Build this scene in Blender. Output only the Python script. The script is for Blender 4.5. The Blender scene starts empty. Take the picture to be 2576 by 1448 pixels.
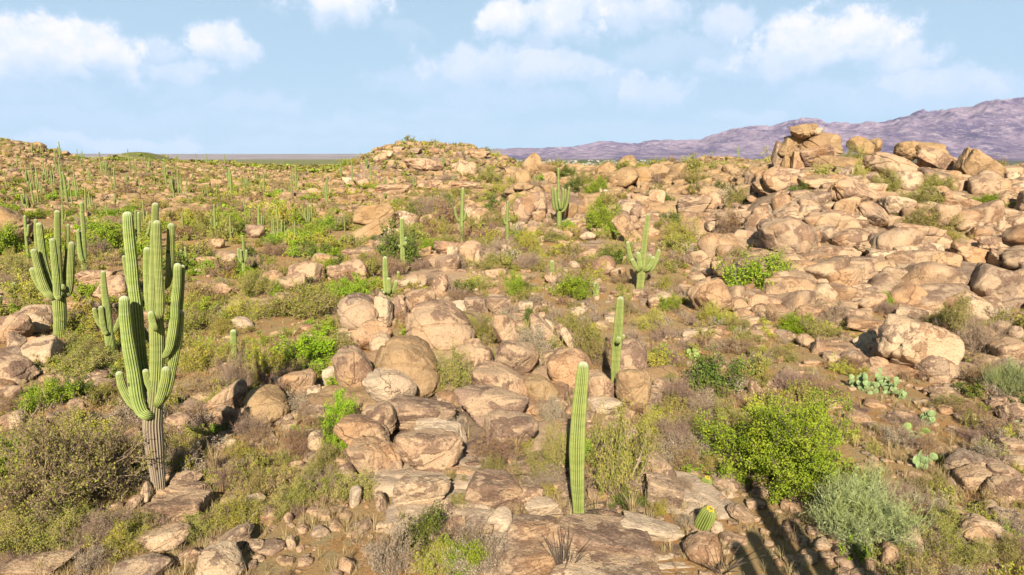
import bpy, bmesh, math, random
import numpy as np
from mathutils import Vector
R = math.radians
rng = np.random.default_rng(7)
random.seed(7)

# ------------------------------------------------------------------ camera, world, sun
CAMZ = 9.3
PITCH = 10.23
FPX = 1839.0                      # focal length in pixels of a 2576 x 1448 picture
sc = bpy.context.scene
cam = bpy.data.cameras.new('camera'); camo = bpy.data.objects.new('camera', cam)
sc.collection.objects.link(camo); sc.camera = camo
cam.sensor_width = 36; cam.lens = 36 * FPX / 2576
cam.clip_start = 0.5; cam.clip_end = 60000
camo.location = (0, 0, CAMZ); camo.rotation_euler = (R(90 - PITCH), 0, 0)
sc.view_settings.view_transform = 'Standard'; sc.view_settings.look = 'None'
sc.view_settings.gamma = 1.0
sc.view_settings.exposure = 1.36
sc.cycles.max_bounces = 5; sc.cycles.diffuse_bounces = 2; sc.cycles.transparent_max_bounces = 4
sc.cycles.volume_bounces = 0

SUN_EL = 30.0; SUN_AZ = 2.6       # the sun stands behind the camera; light travels towards +Y and a little +X
ldir = Vector((math.sin(R(SUN_AZ)) * math.cos(R(SUN_EL)), math.cos(R(SUN_AZ)) * math.cos(R(SUN_EL)), -math.sin(R(SUN_EL))))
sl = bpy.data.lights.new('sun', 'SUN'); sl.energy = 5.0; sl.angle = R(0.5); sl.color = (1.0, 0.92, 0.79)
so = bpy.data.objects.new('sun', sl); sc.collection.objects.link(so)
so.rotation_euler = ldir.to_track_quat('-Z', 'Y').to_euler()

p_ = R(PITCH)
FW = np.array([0, math.cos(p_), -math.sin(p_)]); UPV = np.array([0, math.sin(p_), math.cos(p_)])
def ray(X, Y):
    return np.array([(X - 1288) / FPX, 0, 0]) + UPV * (-(Y - 724) / FPX) + FW
def azel(X, Y):
    d = ray(X, Y); d = d / np.linalg.norm(d)
    return math.atan2(d[0], d[1]), math.asin(d[2])

class NT:
    """small helper to write node trees as expressions"""
    def __init__(s, nt): s.nt = nt; s.L = nt.links; nt.nodes.clear()
    def n(s, t, **k):
        x = s.nt.nodes.new(t)
        for a, b in k.items(): setattr(x, a, b)
        return x
    def put(s, inp, v):
        if isinstance(v, bpy.types.NodeSocket): s.L.new(v, inp)
        elif v is not None: inp.default_value = v
    def m(s, op, a, b=None, c=None, clamp=False):
        x = s.n('ShaderNodeMath', operation=op, use_clamp=clamp)
        s.put(x.inputs[0], a); s.put(x.inputs[1], b)
        if c is not None: s.put(x.inputs[2], c)
        return x.outputs[0]
    def mix(s, f, a, b, bt='MIX'):
        x = s.n('ShaderNodeMix', data_type='RGBA', blend_type=bt)
        s.put(x.inputs[0], f)
        s.put(x.inputs[6], a if isinstance(a, bpy.types.NodeSocket) else (*a, 1))
        s.put(x.inputs[7], b if isinstance(b, bpy.types.NodeSocket) else (*b, 1))
        return x.outputs[2]
    def noise(s, vec, scale, detail=4, rough=0.6, w=None, dist=0.0):
        x = s.n('ShaderNodeTexNoise')
        if vec is not None: s.L.new(vec, x.inputs['Vector'])
        x.inputs['Scale'].default_value = scale; x.inputs['Detail'].default_value = detail
        x.inputs['Roughness'].default_value = rough; x.inputs['Distortion'].default_value = dist
        return x.outputs['Fac']
    def sm(s, v, a, b, lo=0.0, hi=1.0):
        x = s.n('ShaderNodeMapRange', interpolation_type='SMOOTHSTEP')
        s.put(x.inputs[0], v); s.put(x.inputs[1], a); s.put(x.inputs[2], b)
        s.put(x.inputs[3], lo); s.put(x.inputs[4], hi)
        return x.outputs[0]
    def attr(s, name):
        return s.n('ShaderNodeAttribute', attribute_name=name)

w = bpy.data.worlds.new('World'); sc.world = w; w.use_nodes = True
t = NT(w.node_tree)
sky = t.n('ShaderNodeTexSky', sky_type='NISHITA', sun_disc=False)
sky.sun_elevation = R(SUN_EL); sky.sun_rotation = R(180 + SUN_AZ)
sky.air_density = 1.0; sky.dust_density = 0.6; sky.ozone_density = 1.5; sky.altitude = 900
tc = t.n('ShaderNodeTexCoord').outputs['Generated']
sx = t.n('ShaderNodeSeparateXYZ'); t.L.new(tc, sx.inputs[0])
az = t.m('ARCTAN2', sx.outputs[0], sx.outputs[1]); el = t.m('ARCSINE', sx.outputs[2])
n1 = t.n('ShaderNodeTexNoise'); t.L.new(tc, n1.inputs['Vector']); n1.inputs['Scale'].default_value = 9; n1.inputs['Detail'].default_value = 6; n1.inputs['Roughness'].default_value = .58
n2 = t.n('ShaderNodeTexNoise'); t.L.new(tc, n2.inputs['Vector']); n2.inputs['Scale'].default_value = 34; n2.inputs['Detail'].default_value = 5; n2.inputs['Roughness'].default_value = .6
sn = t.n('ShaderNodeSeparateColor'); t.L.new(n1.outputs['Color'], sn.inputs[0])
sn2 = t.n('ShaderNodeSeparateColor'); t.L.new(n2.outputs['Color'], sn2.inputs[0])
azw = t.m('ADD', az, t.m('ADD', t.m('MULTIPLY', t.m('SUBTRACT', sn.outputs[0], .5), .13), t.m('MULTIPLY', t.m('SUBTRACT', sn2.outputs[0], .5), .045)))
elw = t.m('ADD', el, t.m('ADD', t.m('MULTIPLY', t.m('SUBTRACT', sn.outputs[1], .5), .06), t.m('MULTIPLY', t.m('SUBTRACT', sn2.outputs[1], .5), .036)))
CL = [  # clouds: centre x, y, half width, half height (pixels of the far sky), strength
 (90, 130, 120, 72, .95), (230, 120, 110, 60, .9), (10, 160, 90, 50, .7), (190, 160, 60, 40, .7), (340, 125, 90, 40, .55), (535, 115, 72, 52, .85), (430, 180, 90, 40, .6), (590, 150, 70, 35, .6),
 (870, 20, 130, 58, .85), (790, 45, 60, 40, .6), (1290, 60, 80, 62, .85), (1440, 40, 130, 85, .85), (1600, 20, 130, 55, .7), (1820, 60, 90, 55, .6), (1360, 120, 50, 30, .4),
 (1230, 180, 190, 52, .62), (1400, 175, 160, 42, .62), (1060, 200, 110, 40, .35), (1650, 230, 90, 48, .55), (1520, 215, 60, 40, .35),
 (2080, 110, 170, 66, .9), (2000, 150, 150, 45, .7), (2230, 140, 110, 45, .7), (1840, 160, 80, 35, .45),
 (2380, 210, 170, 40, .55), (2120, 235, 120, 28, .3), (2550, 200, 80, 35, .4), (640, 275, 110, 28, .35), (460, 245, 60, 22, .25), (1110, 280, 160, 26, .3),
 (260, 360, 230, 24, .45), (1870, 290, 110, 26, .35), (700, 370, 260, 20, .25), (1000, 320, 300, 26, .22), (1040, 90, 60, 26, .25), (1600, 340, 300, 26, .22), (300, 300, 260, 30, .25), (850, 330, 280, 26, .3), (1250, 250, 200, 30, .3), (2300, 250, 260, 26, .3), (1700, 130, 120, 40, .35), (100, 240, 160, 26, .25)]
n3 = t.n('ShaderNodeTexNoise'); t.L.new(tc, n3.inputs['Vector']); n3.inputs['Scale'].default_value = 24; n3.inputs['Detail'].default_value = 8; n3.inputs['Roughness'].default_value = .62
BIL = t.m('MULTIPLY', t.m('SUBTRACT', n3.outputs['Fac'], .47), 1.7)
acc = None; tops = None
for X, Y, hw, hh, st in CL:
    a0, e0 = azel(X, Y); wa = hw / FPX; he = hh / FPX
    dx = t.m('DIVIDE', t.m('SUBTRACT', azw, a0), wa * 1.12)
    dy = t.m('DIVIDE', t.m('SUBTRACT', elw, e0), he * 1.12)
    d2 = t.m('SQRT', t.m('ADD', t.m('MULTIPLY', dx, dx), t.m('MULTIPLY', dy, dy)))
    soft = t.sm(dy, -1.25, .15, .2, 1.0)                        # bases dissolve, tops stay crisp
    d3 = t.m('ADD', d2, BIL)
    mk = t.m('MULTIPLY', t.m('MULTIPLY', t.sm(d3, 1.22, .62), soft), min(.93, st * 1.08))
    acc = mk if acc is None else t.m('MAXIMUM', acc, mk)
dens = t.m('MULTIPLY', acc, t.sm(sn2.outputs[2], .15, .6, .72, 1.0), clamp=True)
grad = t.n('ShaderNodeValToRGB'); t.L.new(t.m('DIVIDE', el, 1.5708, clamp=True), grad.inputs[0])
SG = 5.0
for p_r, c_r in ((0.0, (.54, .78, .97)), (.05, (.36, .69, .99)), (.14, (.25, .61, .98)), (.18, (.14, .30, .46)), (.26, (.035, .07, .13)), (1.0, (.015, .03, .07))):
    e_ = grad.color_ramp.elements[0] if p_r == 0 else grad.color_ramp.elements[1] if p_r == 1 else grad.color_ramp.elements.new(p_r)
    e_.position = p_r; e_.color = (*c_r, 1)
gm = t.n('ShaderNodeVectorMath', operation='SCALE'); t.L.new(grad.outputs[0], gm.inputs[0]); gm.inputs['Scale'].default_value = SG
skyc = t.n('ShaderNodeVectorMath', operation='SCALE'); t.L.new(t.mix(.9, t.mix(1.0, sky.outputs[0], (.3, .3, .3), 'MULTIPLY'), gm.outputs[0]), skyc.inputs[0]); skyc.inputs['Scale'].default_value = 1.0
cloudcol = t.mix(t.m('MULTIPLY', t.sm(dens, .15, .95), t.sm(n3.outputs['Fac'], .60, .40, .45, 1.0)), (3.5, 4.2, 5.2), (5.2, 5.1, 5.5))
bg = t.n('ShaderNodeBackground'); bg.inputs['Strength'].default_value = 0.08
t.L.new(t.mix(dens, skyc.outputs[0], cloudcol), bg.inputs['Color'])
wo = t.n('ShaderNodeOutputWorld'); t.L.new(bg.outputs[0], wo.inputs[0])

# ------------------------------------------------------------------ numpy noise
def _hash(ix, iy, iz, seed):
    h = (ix * 374761393 + iy * 668265263 + iz * 2147483647 + seed * 974634777) & 0xFFFFFFFF
    h = ((h ^ (h >> 13)) * 1274126177) & 0xFFFFFFFF
    h = ((h ^ (h >> 16)) * 2246822519) & 0xFFFFFFFF
    return ((h ^ (h >> 15)) & 0xFFFFFF) / float(0xFFFFFF) * 2 - 1
def vn3(p, seed=0):
    p = np.asarray(p, float); i = np.floor(p).astype(np.int64); f = p - i; u = f * f * f * (f * (f * 6 - 15) + 10)
    r = 0
    for a in (0, 1):
        wa = u[..., 0] if a else 1 - u[..., 0]
        for b in (0, 1):
            wb = u[..., 1] if b else 1 - u[..., 1]
            for c in (0, 1):
                wc = u[..., 2] if c else 1 - u[..., 2]
                r = r + wa * wb * wc * _hash(i[..., 0] + a, i[..., 1] + b, i[..., 2] + c, seed)
    return r
def vn2(x, y, seed=0):
    ix = np.floor(x).astype(np.int64); iy = np.floor(y).astype(np.int64); fx = x - ix; fy = y - iy
    ux = fx * fx * (3 - 2 * fx); uy = fy * fy * (3 - 2 * fy); r = 0
    for a in (0, 1):
        for b in (0, 1):
            r = r + (ux if a else 1 - ux) * (uy if b else 1 - uy) * _hash(ix + a, iy + b, ix * 0, seed)
    return r
def fbm3(p, o=4, seed=0, g=.5):
    s = 0; a = 1; n = 0
    for k in range(o): s = s + a * vn3(np.asarray(p) * (2 ** k) + 17.3 * k, seed + k); n += a; a *= g
    return s / n
def fbm2(x, y, o=4, seed=0, g=.5):
    s = 0; a = 1; n = 0
    for k in range(o): s = s + a * vn2(x * 2 ** k + 7.7 * k, y * 2 ** k + 3.1 * k, seed + k); n += a; a *= g
    return s / n
def ss(v, a, b):
    q = np.clip((v - a) / (b - a), 0, 1); return q * q * (3 - 2 * q)

# ------------------------------------------------------------------ terrain
def wx(X, Y): return (X - 1288) / FPX * Y * 1.012
def bump(x, y, X, Y, sx_, sy_, h, p=2.0):
    return h * np.exp(-(np.abs((x - wx(X, Y)) / sx_) ** p + np.abs((y - Y) / sy_) ** p))
def BED(x, y):
    x = np.asarray(x, float); y = np.asarray(y, float); xl = 13 + .22 * (y - 45)
    b_ = ss(x, xl - 1.5, xl + 1.5) * ss(y, 41, 50) * (1 - ss(y, 150, 200))
    b_ = np.maximum(b_, ss(y, 84, 92) * (1 - ss(y, 150, 180)) * ss(x, wx(1230, 115), wx(1300, 115)) * (1 - ss(x, 40, 50)))
    b_ = np.maximum(b_, .9 * np.exp(-(np.abs((x - wx(1120, 240)) / 34) ** 4 + np.abs((y - 235) / 75) ** 4)))
    b_ = np.maximum(b_, .85 * np.exp(-(np.abs((x + 1.2) / 4.2) ** 4 + np.abs((y - 26) / 8.5) ** 4)))
    b_ = np.maximum(b_, .8 * np.exp(-(np.abs((x - 1.9) / 2.4) ** 4 + np.abs((y - 17.3) / 1.9) ** 4)))
    return b_
def H(x, y):
    x = np.asarray(x, float); y = np.asarray(y, float); r = np.hypot(x, y)
    z = 0.30 * fbm2(x / 9, y / 9, 3, 11) + 0.06 * fbm2(x / 1.7, y / 1.7, 3, 15)
    z = z + .9 * fbm2(x / 46, y / 46, 4, 21) * ss(r, 70, 160) + 1.6 * fbm2(x / 22, y / 22, 4, 25) * ss(r, 150, 260) * (1 - ss(r, 500, 900))
    # low rise carrying the slabs in the middle
    z = z + bump(x, y, 1150, 30, 5.0, 9, .45)
    # right-hand boulder hill
    xl = 13 + .22 * (y - 45)
    hr = 7.0 * ss(x, xl, xl + 9) * ss(y, 41, 86) * (1 - ss(y, 100, 150)) * (1 - .12 * ss(x, 45, 75))
    rg_ = 6.4 * ss(y, 84, 116) * (1 - ss(y, 124, 175)) * ss(x, wx(1230, 115), wx(1330, 115)) * (1 - ss(x, 44, 60))
    z = z + np.maximum(hr, rg_)
    bd = BED(x, y); z = z + bd * (.85 * np.abs(fbm2(x / 3.4 + .4 * y / 3.4, y / 2.6, 3, 61)) + .22 * fbm2(x / .9, y / .9, 2, 63)) * ss(r, 20, 40)
    # ridge behind the centre
    # centre hill
    z = z + bump(x, y, 1120, 245, 28, 62, 11.5, 2.6)
    z = z + bump(x, y, 990, 205, 14, 40, 3.2, 2.4)
    # left slope and hill
    X_ = 1288 + FPX * x / np.maximum(y, 1) / 1.012
    crest = np.interp(X_, [-900, -100, 0, 60, 110, 150, 200, 300, 450, 600, 700, 800, 900, 1100], [7.5, 10.5, 13.4, 15.2, 13.2, 10.6, 7.8, 5.9, 4.8, 3.0, .8, -.6, -.6, 0])
    z = z + crest * ss(r, 170, 400) * (1 - ss(r, 430, 720)) * (y > 1)
    z = z + bump(x, y, 375, 900, 36, 90, 20.5, 2.2)
    z = z + bump(x, y, 1815, 300, 17, 60, 9.8, 2.6)
    z = z + bump(x, y, 2640, 185, 30, 45, 7.9, 2.6)
    z = z - 1.5 * ss(r, 130, 300) * ss(x, 0, 60)
    z = z - 14 * ss(r, 500, 1500) - 18 * ss(r, 1200, 3200)
    z = z + 68 * ss(r, 9000, 13000) * (1 + .12 * fbm2(x / 2500, y / 2500, 3, 5))
    return z
TS = np.exp(np.linspace(math.log(8), math.log(9000), 2600))
def hit(X, Y):
    d = ray(X, Y); d = d / d[1]
    z = CAMZ + d[2] * TS - H(d[0] * TS, TS)
    k = np.nonzero(z < 0)[0]
    if len(k) == 0: return None
    k = k[0]
    if k == 0: tt = TS[0]
    else:
        z0, z1 = z[k - 1], z[k]; tt = TS[k - 1] + (TS[k] - TS[k - 1]) * z0 / (z0 - z1)
    return np.array([d[0] * tt, tt, float(H(np.array([d[0] * tt]), np.array([tt]))[0])])
def hit_near(X, Y, lo=60, hi=430):
    hp = hit(X, Y)
    if hp is not None and hp[1] < hi + 40: return hp
    d = ray(X, Y); d = d / d[1]; k = (TS > lo) & (TS < hi); z = CAMZ + d[2] * TS - H(d[0] * TS, TS); z[~k] = 1e9; tt = TS[np.argmin(z)]
    return np.array([d[0] * tt, tt, float(H(np.array([d[0] * tt]), np.array([tt]))[0])])
def unp(X, Y, dist):
    d = ray(X, Y); d = d / d[1] * dist
    return np.array([d[0], d[1], CAMZ + d[2]])
def proj(P):
    v = np.asarray(P, float) - np.array([0, 0, CAMZ]); f = v @ FW
    return 1288 + FPX * v[..., 0] / f, 724 - FPX * (v @ UPV) / f

# ------------------------------------------------------------------ mesh helpers
COL = sc.collection
def mesh_np(name, V, F, mats=(), smooth=True, attrs=None, mi=None):
    """V (n,3); F int array (m,3) or (m,4) or list of such arrays"""
    if isinstance(F, np.ndarray): F = [F]
    me = bpy.data.meshes.new(name); V = np.asarray(V, np.float32)
    me.vertices.add(len(V)); me.vertices.foreach_set('co', V.ravel())
    nl = sum(f.size for f in F); npoly = sum(len(f) for f in F)
    me.loops.add(nl); me.polygons.add(npoly)
    me.loops.foreach_set('vertex_index', np.concatenate([f.ravel() for f in F]).astype(np.int32))
    tot = np.concatenate([np.full(len(f), f.shape[1]) for f in F]).astype(np.int32)
    me.polygons.foreach_set('loop_start', (np.cumsum(tot) - tot).astype(np.int32))
    if mi is not None: me.polygons.foreach_set('material_index', np.asarray(mi, np.int32))
    me.polygons.foreach_set('use_smooth', np.full(npoly, smooth))
    for m_ in mats: me.materials.append(m_)
    for k, v in (attrs or {}).items():
        a = me.attributes.new(k, 'FLOAT', 'POINT'); a.data.foreach_set('value', np.asarray(v, np.float32))
    me.update(calc_edges=True); me.validate()
    return me
def link(name, me, parent=None, **props):
    o = bpy.data.objects.new(name, me); COL.objects.link(o)
    if parent is not None: o.parent = parent
    for k, v in props.items(): o[k] = v
    return o
def thing(name, loc, label, cat, group=None):
    o = bpy.data.objects.new(name, None); COL.objects.link(o); o.location = loc
    o.empty_display_size = .2; o['label'] = label; o['category'] = cat
    if group: o['group'] = group
    return o

# ------------------------------------------------------------------ materials
def material(name):
    m_ = bpy.data.materials.new(name); m_.use_nodes = True; t_ = NT(m_.node_tree)
    return m_, t_
ALB = .60
def finish(t_, col, rough=.9, bump_h=None, bump_s=.3, bump_d=.05, spec=.2, trans=None):
    sc_ = t_.n('ShaderNodeVectorMath', operation='SCALE'); t_.L.new(col, sc_.inputs[0]); sc_.inputs['Scale'].default_value = ALB; col = sc_.outputs[0]
    b = t_.n('ShaderNodeBsdfPrincipled'); t_.L.new(col, b.inputs['Base Color'])
    b.inputs['Roughness'].default_value = rough; b.inputs['Specular IOR Level'].default_value = spec
    if bump_h is not None:
        bp = t_.n('ShaderNodeBump'); bp.inputs['Strength'].default_value = bump_s; bp.inputs['Distance'].default_value = bump_d
        t_.L.new(bump_h, bp.inputs['Height']); t_.L.new(bp.outputs[0], b.inputs['Normal'])
    out = b.outputs[0]
    if trans:
        tr = t_.n('ShaderNodeBsdfTranslucent'); t_.put(tr.inputs[0], col)
        mx = t_.n('ShaderNodeMixShader'); mx.inputs[0].default_value = trans
        t_.L.new(out, mx.inputs[1]); t_.L.new(tr.outputs[0], mx.inputs[2]); out = mx.outputs[0]
    o = t_.n('ShaderNodeOutputMaterial'); t_.L.new(out, o.inputs[0])

def rock_material(name, warm=0.0, pale=0.0):
    m_, t_ = material(name)
    g = t_.n('ShaderNodeNewGeometry').outputs['Position']
    oc = t_.n('ShaderNodeSeparateColor'); t_.L.new(t_.n('ShaderNodeObjectInfo').outputs['Color'], oc.inputs[0])
    rnd = t_.m('FRACT', t_.m('ADD', oc.outputs[0], t_.attr('rk').outputs['Fac']))
    ramp = t_.n('ShaderNodeValToRGB'); t_.L.new(rnd, ramp.inputs[0]); e = ramp.color_ramp.elements
    e[0].position = 0; e[0].color = (.47, .34, .235, 1); e[1].position = 1; e[1].color = (.70, .555, .40, 1)
    for p, c in ((.22, (.53, .37, .25, 1)), (.42, (.33, .235, .18, 1)), (.6, (.53, .375, .225, 1)), (.8, (.37, .285, .22, 1))):
        q = e.new(p); q.color = c
    off = t_.n('ShaderNodeVectorMath', operation='ADD'); t_.L.new(g, off.inputs[0])
    cx = t_.n('ShaderNodeCombineXYZ'); t_.put(cx.inputs[0], t_.m('MULTIPLY', rnd, 37.0)); t_.put(cx.inputs[1], t_.m('MULTIPLY', rnd, 91.0)); t_.L.new(cx.outputs[0], off.inputs[1])
    pv = off.outputs[0]
    nA = t_.noise(pv, .75, 6, .68, dist=.4); nB = t_.noise(pv, 2.3, 6, .7); nC = t_.noise(pv, 15, 5, .72); nD = t_.noise(pv, .25, 3, .5)
    sp = t_.attr('sp').outputs['Fac']
    # desert varnish patches, broken by fine noise
    vm = t_.sm(t_.m('ADD', nA, t_.m('MULTIPLY', t_.m('SUBTRACT', nB, .5), .7)), .46, .54)
    vm = t_.m('MULTIPLY', vm, t_.m('SUBTRACT', 1.0, t_.m('MULTIPLY', sp, .85)))
    col = t_.mix(t_.m('MULTIPLY', vm, .78), ramp.outputs[0], (.20, .13, .10))
    # fresh, paler rock where a shell has spalled off
    col = t_.mix(t_.m('MULTIPLY', sp, t_.sm(nB, .3, .6, .25, .7)), col, (.60, .455, .31))
    # orange iron stain
    col = t_.mix(t_.m('MULTIPLY', t_.sm(nD, .5, .68), .55), col, (.50, .29, .145))
    # lichen and mineral specks
    col = t_.mix(t_.m('MULTIPLY', t_.sm(nC, .56, .66), .62), col, (.70, .60, .46))
    col = t_.mix(t_.m('MULTIPLY', t_.sm(nC, .46, .34), .7), col, (.12, .08, .058))
    if warm: col = t_.mix(warm, col, (.58, .40, .19))
    if pale: col = t_.mix(pale, col, (.70, .60, .48))
    # cracks
    vo = t_.n('ShaderNodeTexVoronoi', feature='DISTANCE_TO_EDGE'); vo.inputs['Scale'].default_value = .55
    wv = t_.n('ShaderNodeVectorMath', operation='ADD'); t_.L.new(pv, wv.inputs[0])
    nn = t_.n('ShaderNodeTexNoise'); t_.L.new(pv, nn.inputs['Vector']); nn.inputs['Scale'].default_value = 1.4; nn.inputs['Detail'].default_value = 4
    t_.L.new(nn.outputs['Color'], wv.inputs[1]); t_.L.new(wv.outputs[0], vo.inputs['Vector'])
    cr = t_.m('MULTIPLY', t_.sm(vo.outputs['Distance'], .016, .0), t_.sm(nD, .55, .66))
    col = t_.mix(t_.m('MULTIPLY', cr, .38), col, (.12, .08, .055))
    h = t_.m('ADD', t_.m('MULTIPLY', nB, .6), t_.m('ADD', t_.m('MULTIPLY', nC, .28), t_.m('MULTIPLY', cr, -.25)))
    kk = .84 if warm else 1.04
    finish(t_, t_.mix(1.0, col, (1.06 * kk, .96 * kk, .835 * kk), 'MULTIPLY'), .92, h, 1.0, .24, .12)
    return m_
M = {}
M['rock'] = rock_material('granite'); M['rock_warm'] = rock_material('granite_warm', warm=.38); M['rock_pale'] = rock_material('granite_pale', pale=.5)

def ground_material():
    m_, t_ = material('desert_soil')
    g = t_.n('ShaderNodeNewGeometry').outputs['Position']
    sxyz = t_.n('ShaderNodeSeparateXYZ'); t_.L.new(g, sxyz.inputs[0])
    ln = t_.n('ShaderNodeVectorMath', operation='LENGTH'); t_.L.new(g, ln.inputs[0]); r_ = ln.outputs['Value']
    a = t_.noise(g, .22, 5, .6); b = t_.noise(g, 1.6, 6, .7); c = t_.noise(g, 9, 5, .75); f = t_.noise(g, 45, 3, .7)
    col = t_.mix(t_.sm(a, .4, .6), (.62, .33, .125), (.58, .38, .175))
    col = t_.mix(t_.sm(b, .48, .62), col, (.53, .40, .20))
    col = t_.mix(t_.m('MULTIPLY', t_.sm(c, .52, .64), .5), col, (.33, .22, .115))
    col = t_.mix(t_.m('MULTIPLY', t_.sm(f, .60, .68), .55), col, (.60, .50, .37))
    col = t_.mix(t_.m('MULTIPLY', t_.sm(f, .40, .32), .5), col, (.17, .11, .07))
    # farther out: scrub cover with bare patches
    k = t_.noise(g, .045, 6, .72); k2 = t_.noise(g, .35, 4, .7)
    far = t_.mix(t_.sm(t_.m('ADD', t_.m('MULTIPLY', k, .6), t_.m('MULTIPLY', k2, .4)), .50, .56), (.17, .19, .02), (.42, .34, .16))
    far = t_.mix(t_.sm(k2, .36, .5), (.10, .12, .018), far)
    kf = t_.noise(g, .004, 5, .7)
    far = t_.mix(t_.sm(kf, .56, .66), far, (.23, .21, .09))
    col = t_.mix(t_.m('MULTIPLY', t_.sm(r_, 70, 190), t_.sm(k2, .62, .40, .25, .75)), col, (.20, .155, .05))  # ground darkened between the far stones so that they stand out
    col = t_.mix(t_.sm(r_, 330, 620), col, far)
    town = t_.noise(g, .02, 5, .8)
    tcol = t_.mix(t_.sm(town, .5, .6), (.10, .10, .06), (.30, .26, .22))
    col = t_.mix(t_.m('MULTIPLY', t_.sm(r_, 3000, 3600), t_.sm(sxyz.outputs[0], -700, -100)), col, tcol)
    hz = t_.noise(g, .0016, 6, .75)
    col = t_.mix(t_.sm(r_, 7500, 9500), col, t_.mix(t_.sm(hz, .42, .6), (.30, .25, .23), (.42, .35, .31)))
    bed = t_.sm(t_.m('ADD', t_.attr('bed').outputs['Fac'], t_.m('MULTIPLY', t_.m('SUBTRACT', b, .5), 1.1)), .42, .50)
    n5 = t_.noise(g, .5, 6, .68, dist=.4)
    rk = t_.mix(t_.sm(n5, .42, .58), (.48, .33, .205), (.27, .18, .12)); rk = t_.mix(t_.m('MULTIPLY', t_.sm(c, .55, .66), .6), rk, (.64, .54, .40)); rk = t_.mix(t_.m('MULTIPLY', t_.sm(c, .45, .34), .6), rk, (.15, .10, .075))
    col = t_.mix(bed, col, rk)
    h = t_.m('ADD', t_.m('MULTIPLY', c, .6), t_.m('MULTIPLY', f, .3))
    finish(t_, col, .97, h, 1.0, .2, .05)
    return m_
M['ground'] = ground_material()

def leaf_material(name, c1, c2, c3, trans=.12, scale=1.2):
    m_, t_ = material(name)
    g = t_.n('ShaderNodeNewGeometry').outputs['Position']
    v = t_.attr('v').outputs['Fac']; rnd = t_.m('FRACT', t_.m('ADD', t_.n('ShaderNodeObjectInfo').outputs['Random'], t_.attr('rk').outputs['Fac']))
    n = t_.noise(g, scale, 3, .6)
    col = t_.mix(t_.sm(v, .1, .9), c1, c2)
    col = t_.mix(t_.m('MULTIPLY', t_.sm(n, .42, .66), .75), col, c3)
    hs = t_.n('ShaderNodeHueSaturation'); t_.L.new(col, hs.inputs['Color'])
    t_.put(hs.inputs['Hue'], t_.m('ADD', .485, t_.m('MULTIPLY', rnd, .03)))
    t_.put(hs.inputs['Value'], t_.m('ADD', .82, t_.m('MULTIPLY', rnd, .36)))
    finish(t_, hs.outputs[0], .75, spec=.15, trans=trans)
    return m_
M['leaf_green'] = leaf_material('green_leaves', (.19, .30, .020), (.35, .47, .033), (.42, .50, .035))
M['leaf_olive'] = leaf_material('olive_leaves', (.23, .235, .03), (.38, .36, .07), (.44, .35, .10))
M['leaf_yellow'] = leaf_material('yellow_leaves', (.40, .35, .04), (.58, .50, .06), (.38, .38, .05))
M['leaf_dark'] = leaf_material('dark_leaves', (.08, .125, .018), (.17, .23, .03), (.22, .22, .03))
M['leaf_bright'] = leaf_material('bright_leaves', (.20, .34, .012), (.34, .50, .02), (.38, .46, .02))
M['leaf_grey'] = leaf_material('grey_green_stems', (.32, .37, .15), (.48, .52, .24), (.42, .47, .15))
M['leaf_pale'] = leaf_material('pale_seed_heads', (.42, .34, .22), (.60, .52, .38), (.36, .26, .15))
M['brush'] = leaf_material('brown_branches', (.20, .13, .08), (.34, .23, .14), (.27, .18, .11), 0)
M['twig'] = leaf_material('dry_twigs', (.32, .215, .14), (.50, .36, .24), (.42, .28, .19), .1)
M['twig_mauve'] = leaf_material('mauve_twigs', (.26, .155, .115), (.42, .28, .21), (.34, .20, .15), .1)
M['twig_rust'] = leaf_material('rust_twigs', (.34, .19, .07), (.50, .31, .12), (.42, .34, .09), .1)
M['bark'] = leaf_material('dark_bark', (.10, .07, .05), (.20, .15, .11), (.15, .11, .08), 0)
M['straw'] = leaf_material('straw_grass', (.44, .31, .14), (.62, .47, .24), (.50, .34, .15), .2, .6)

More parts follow.
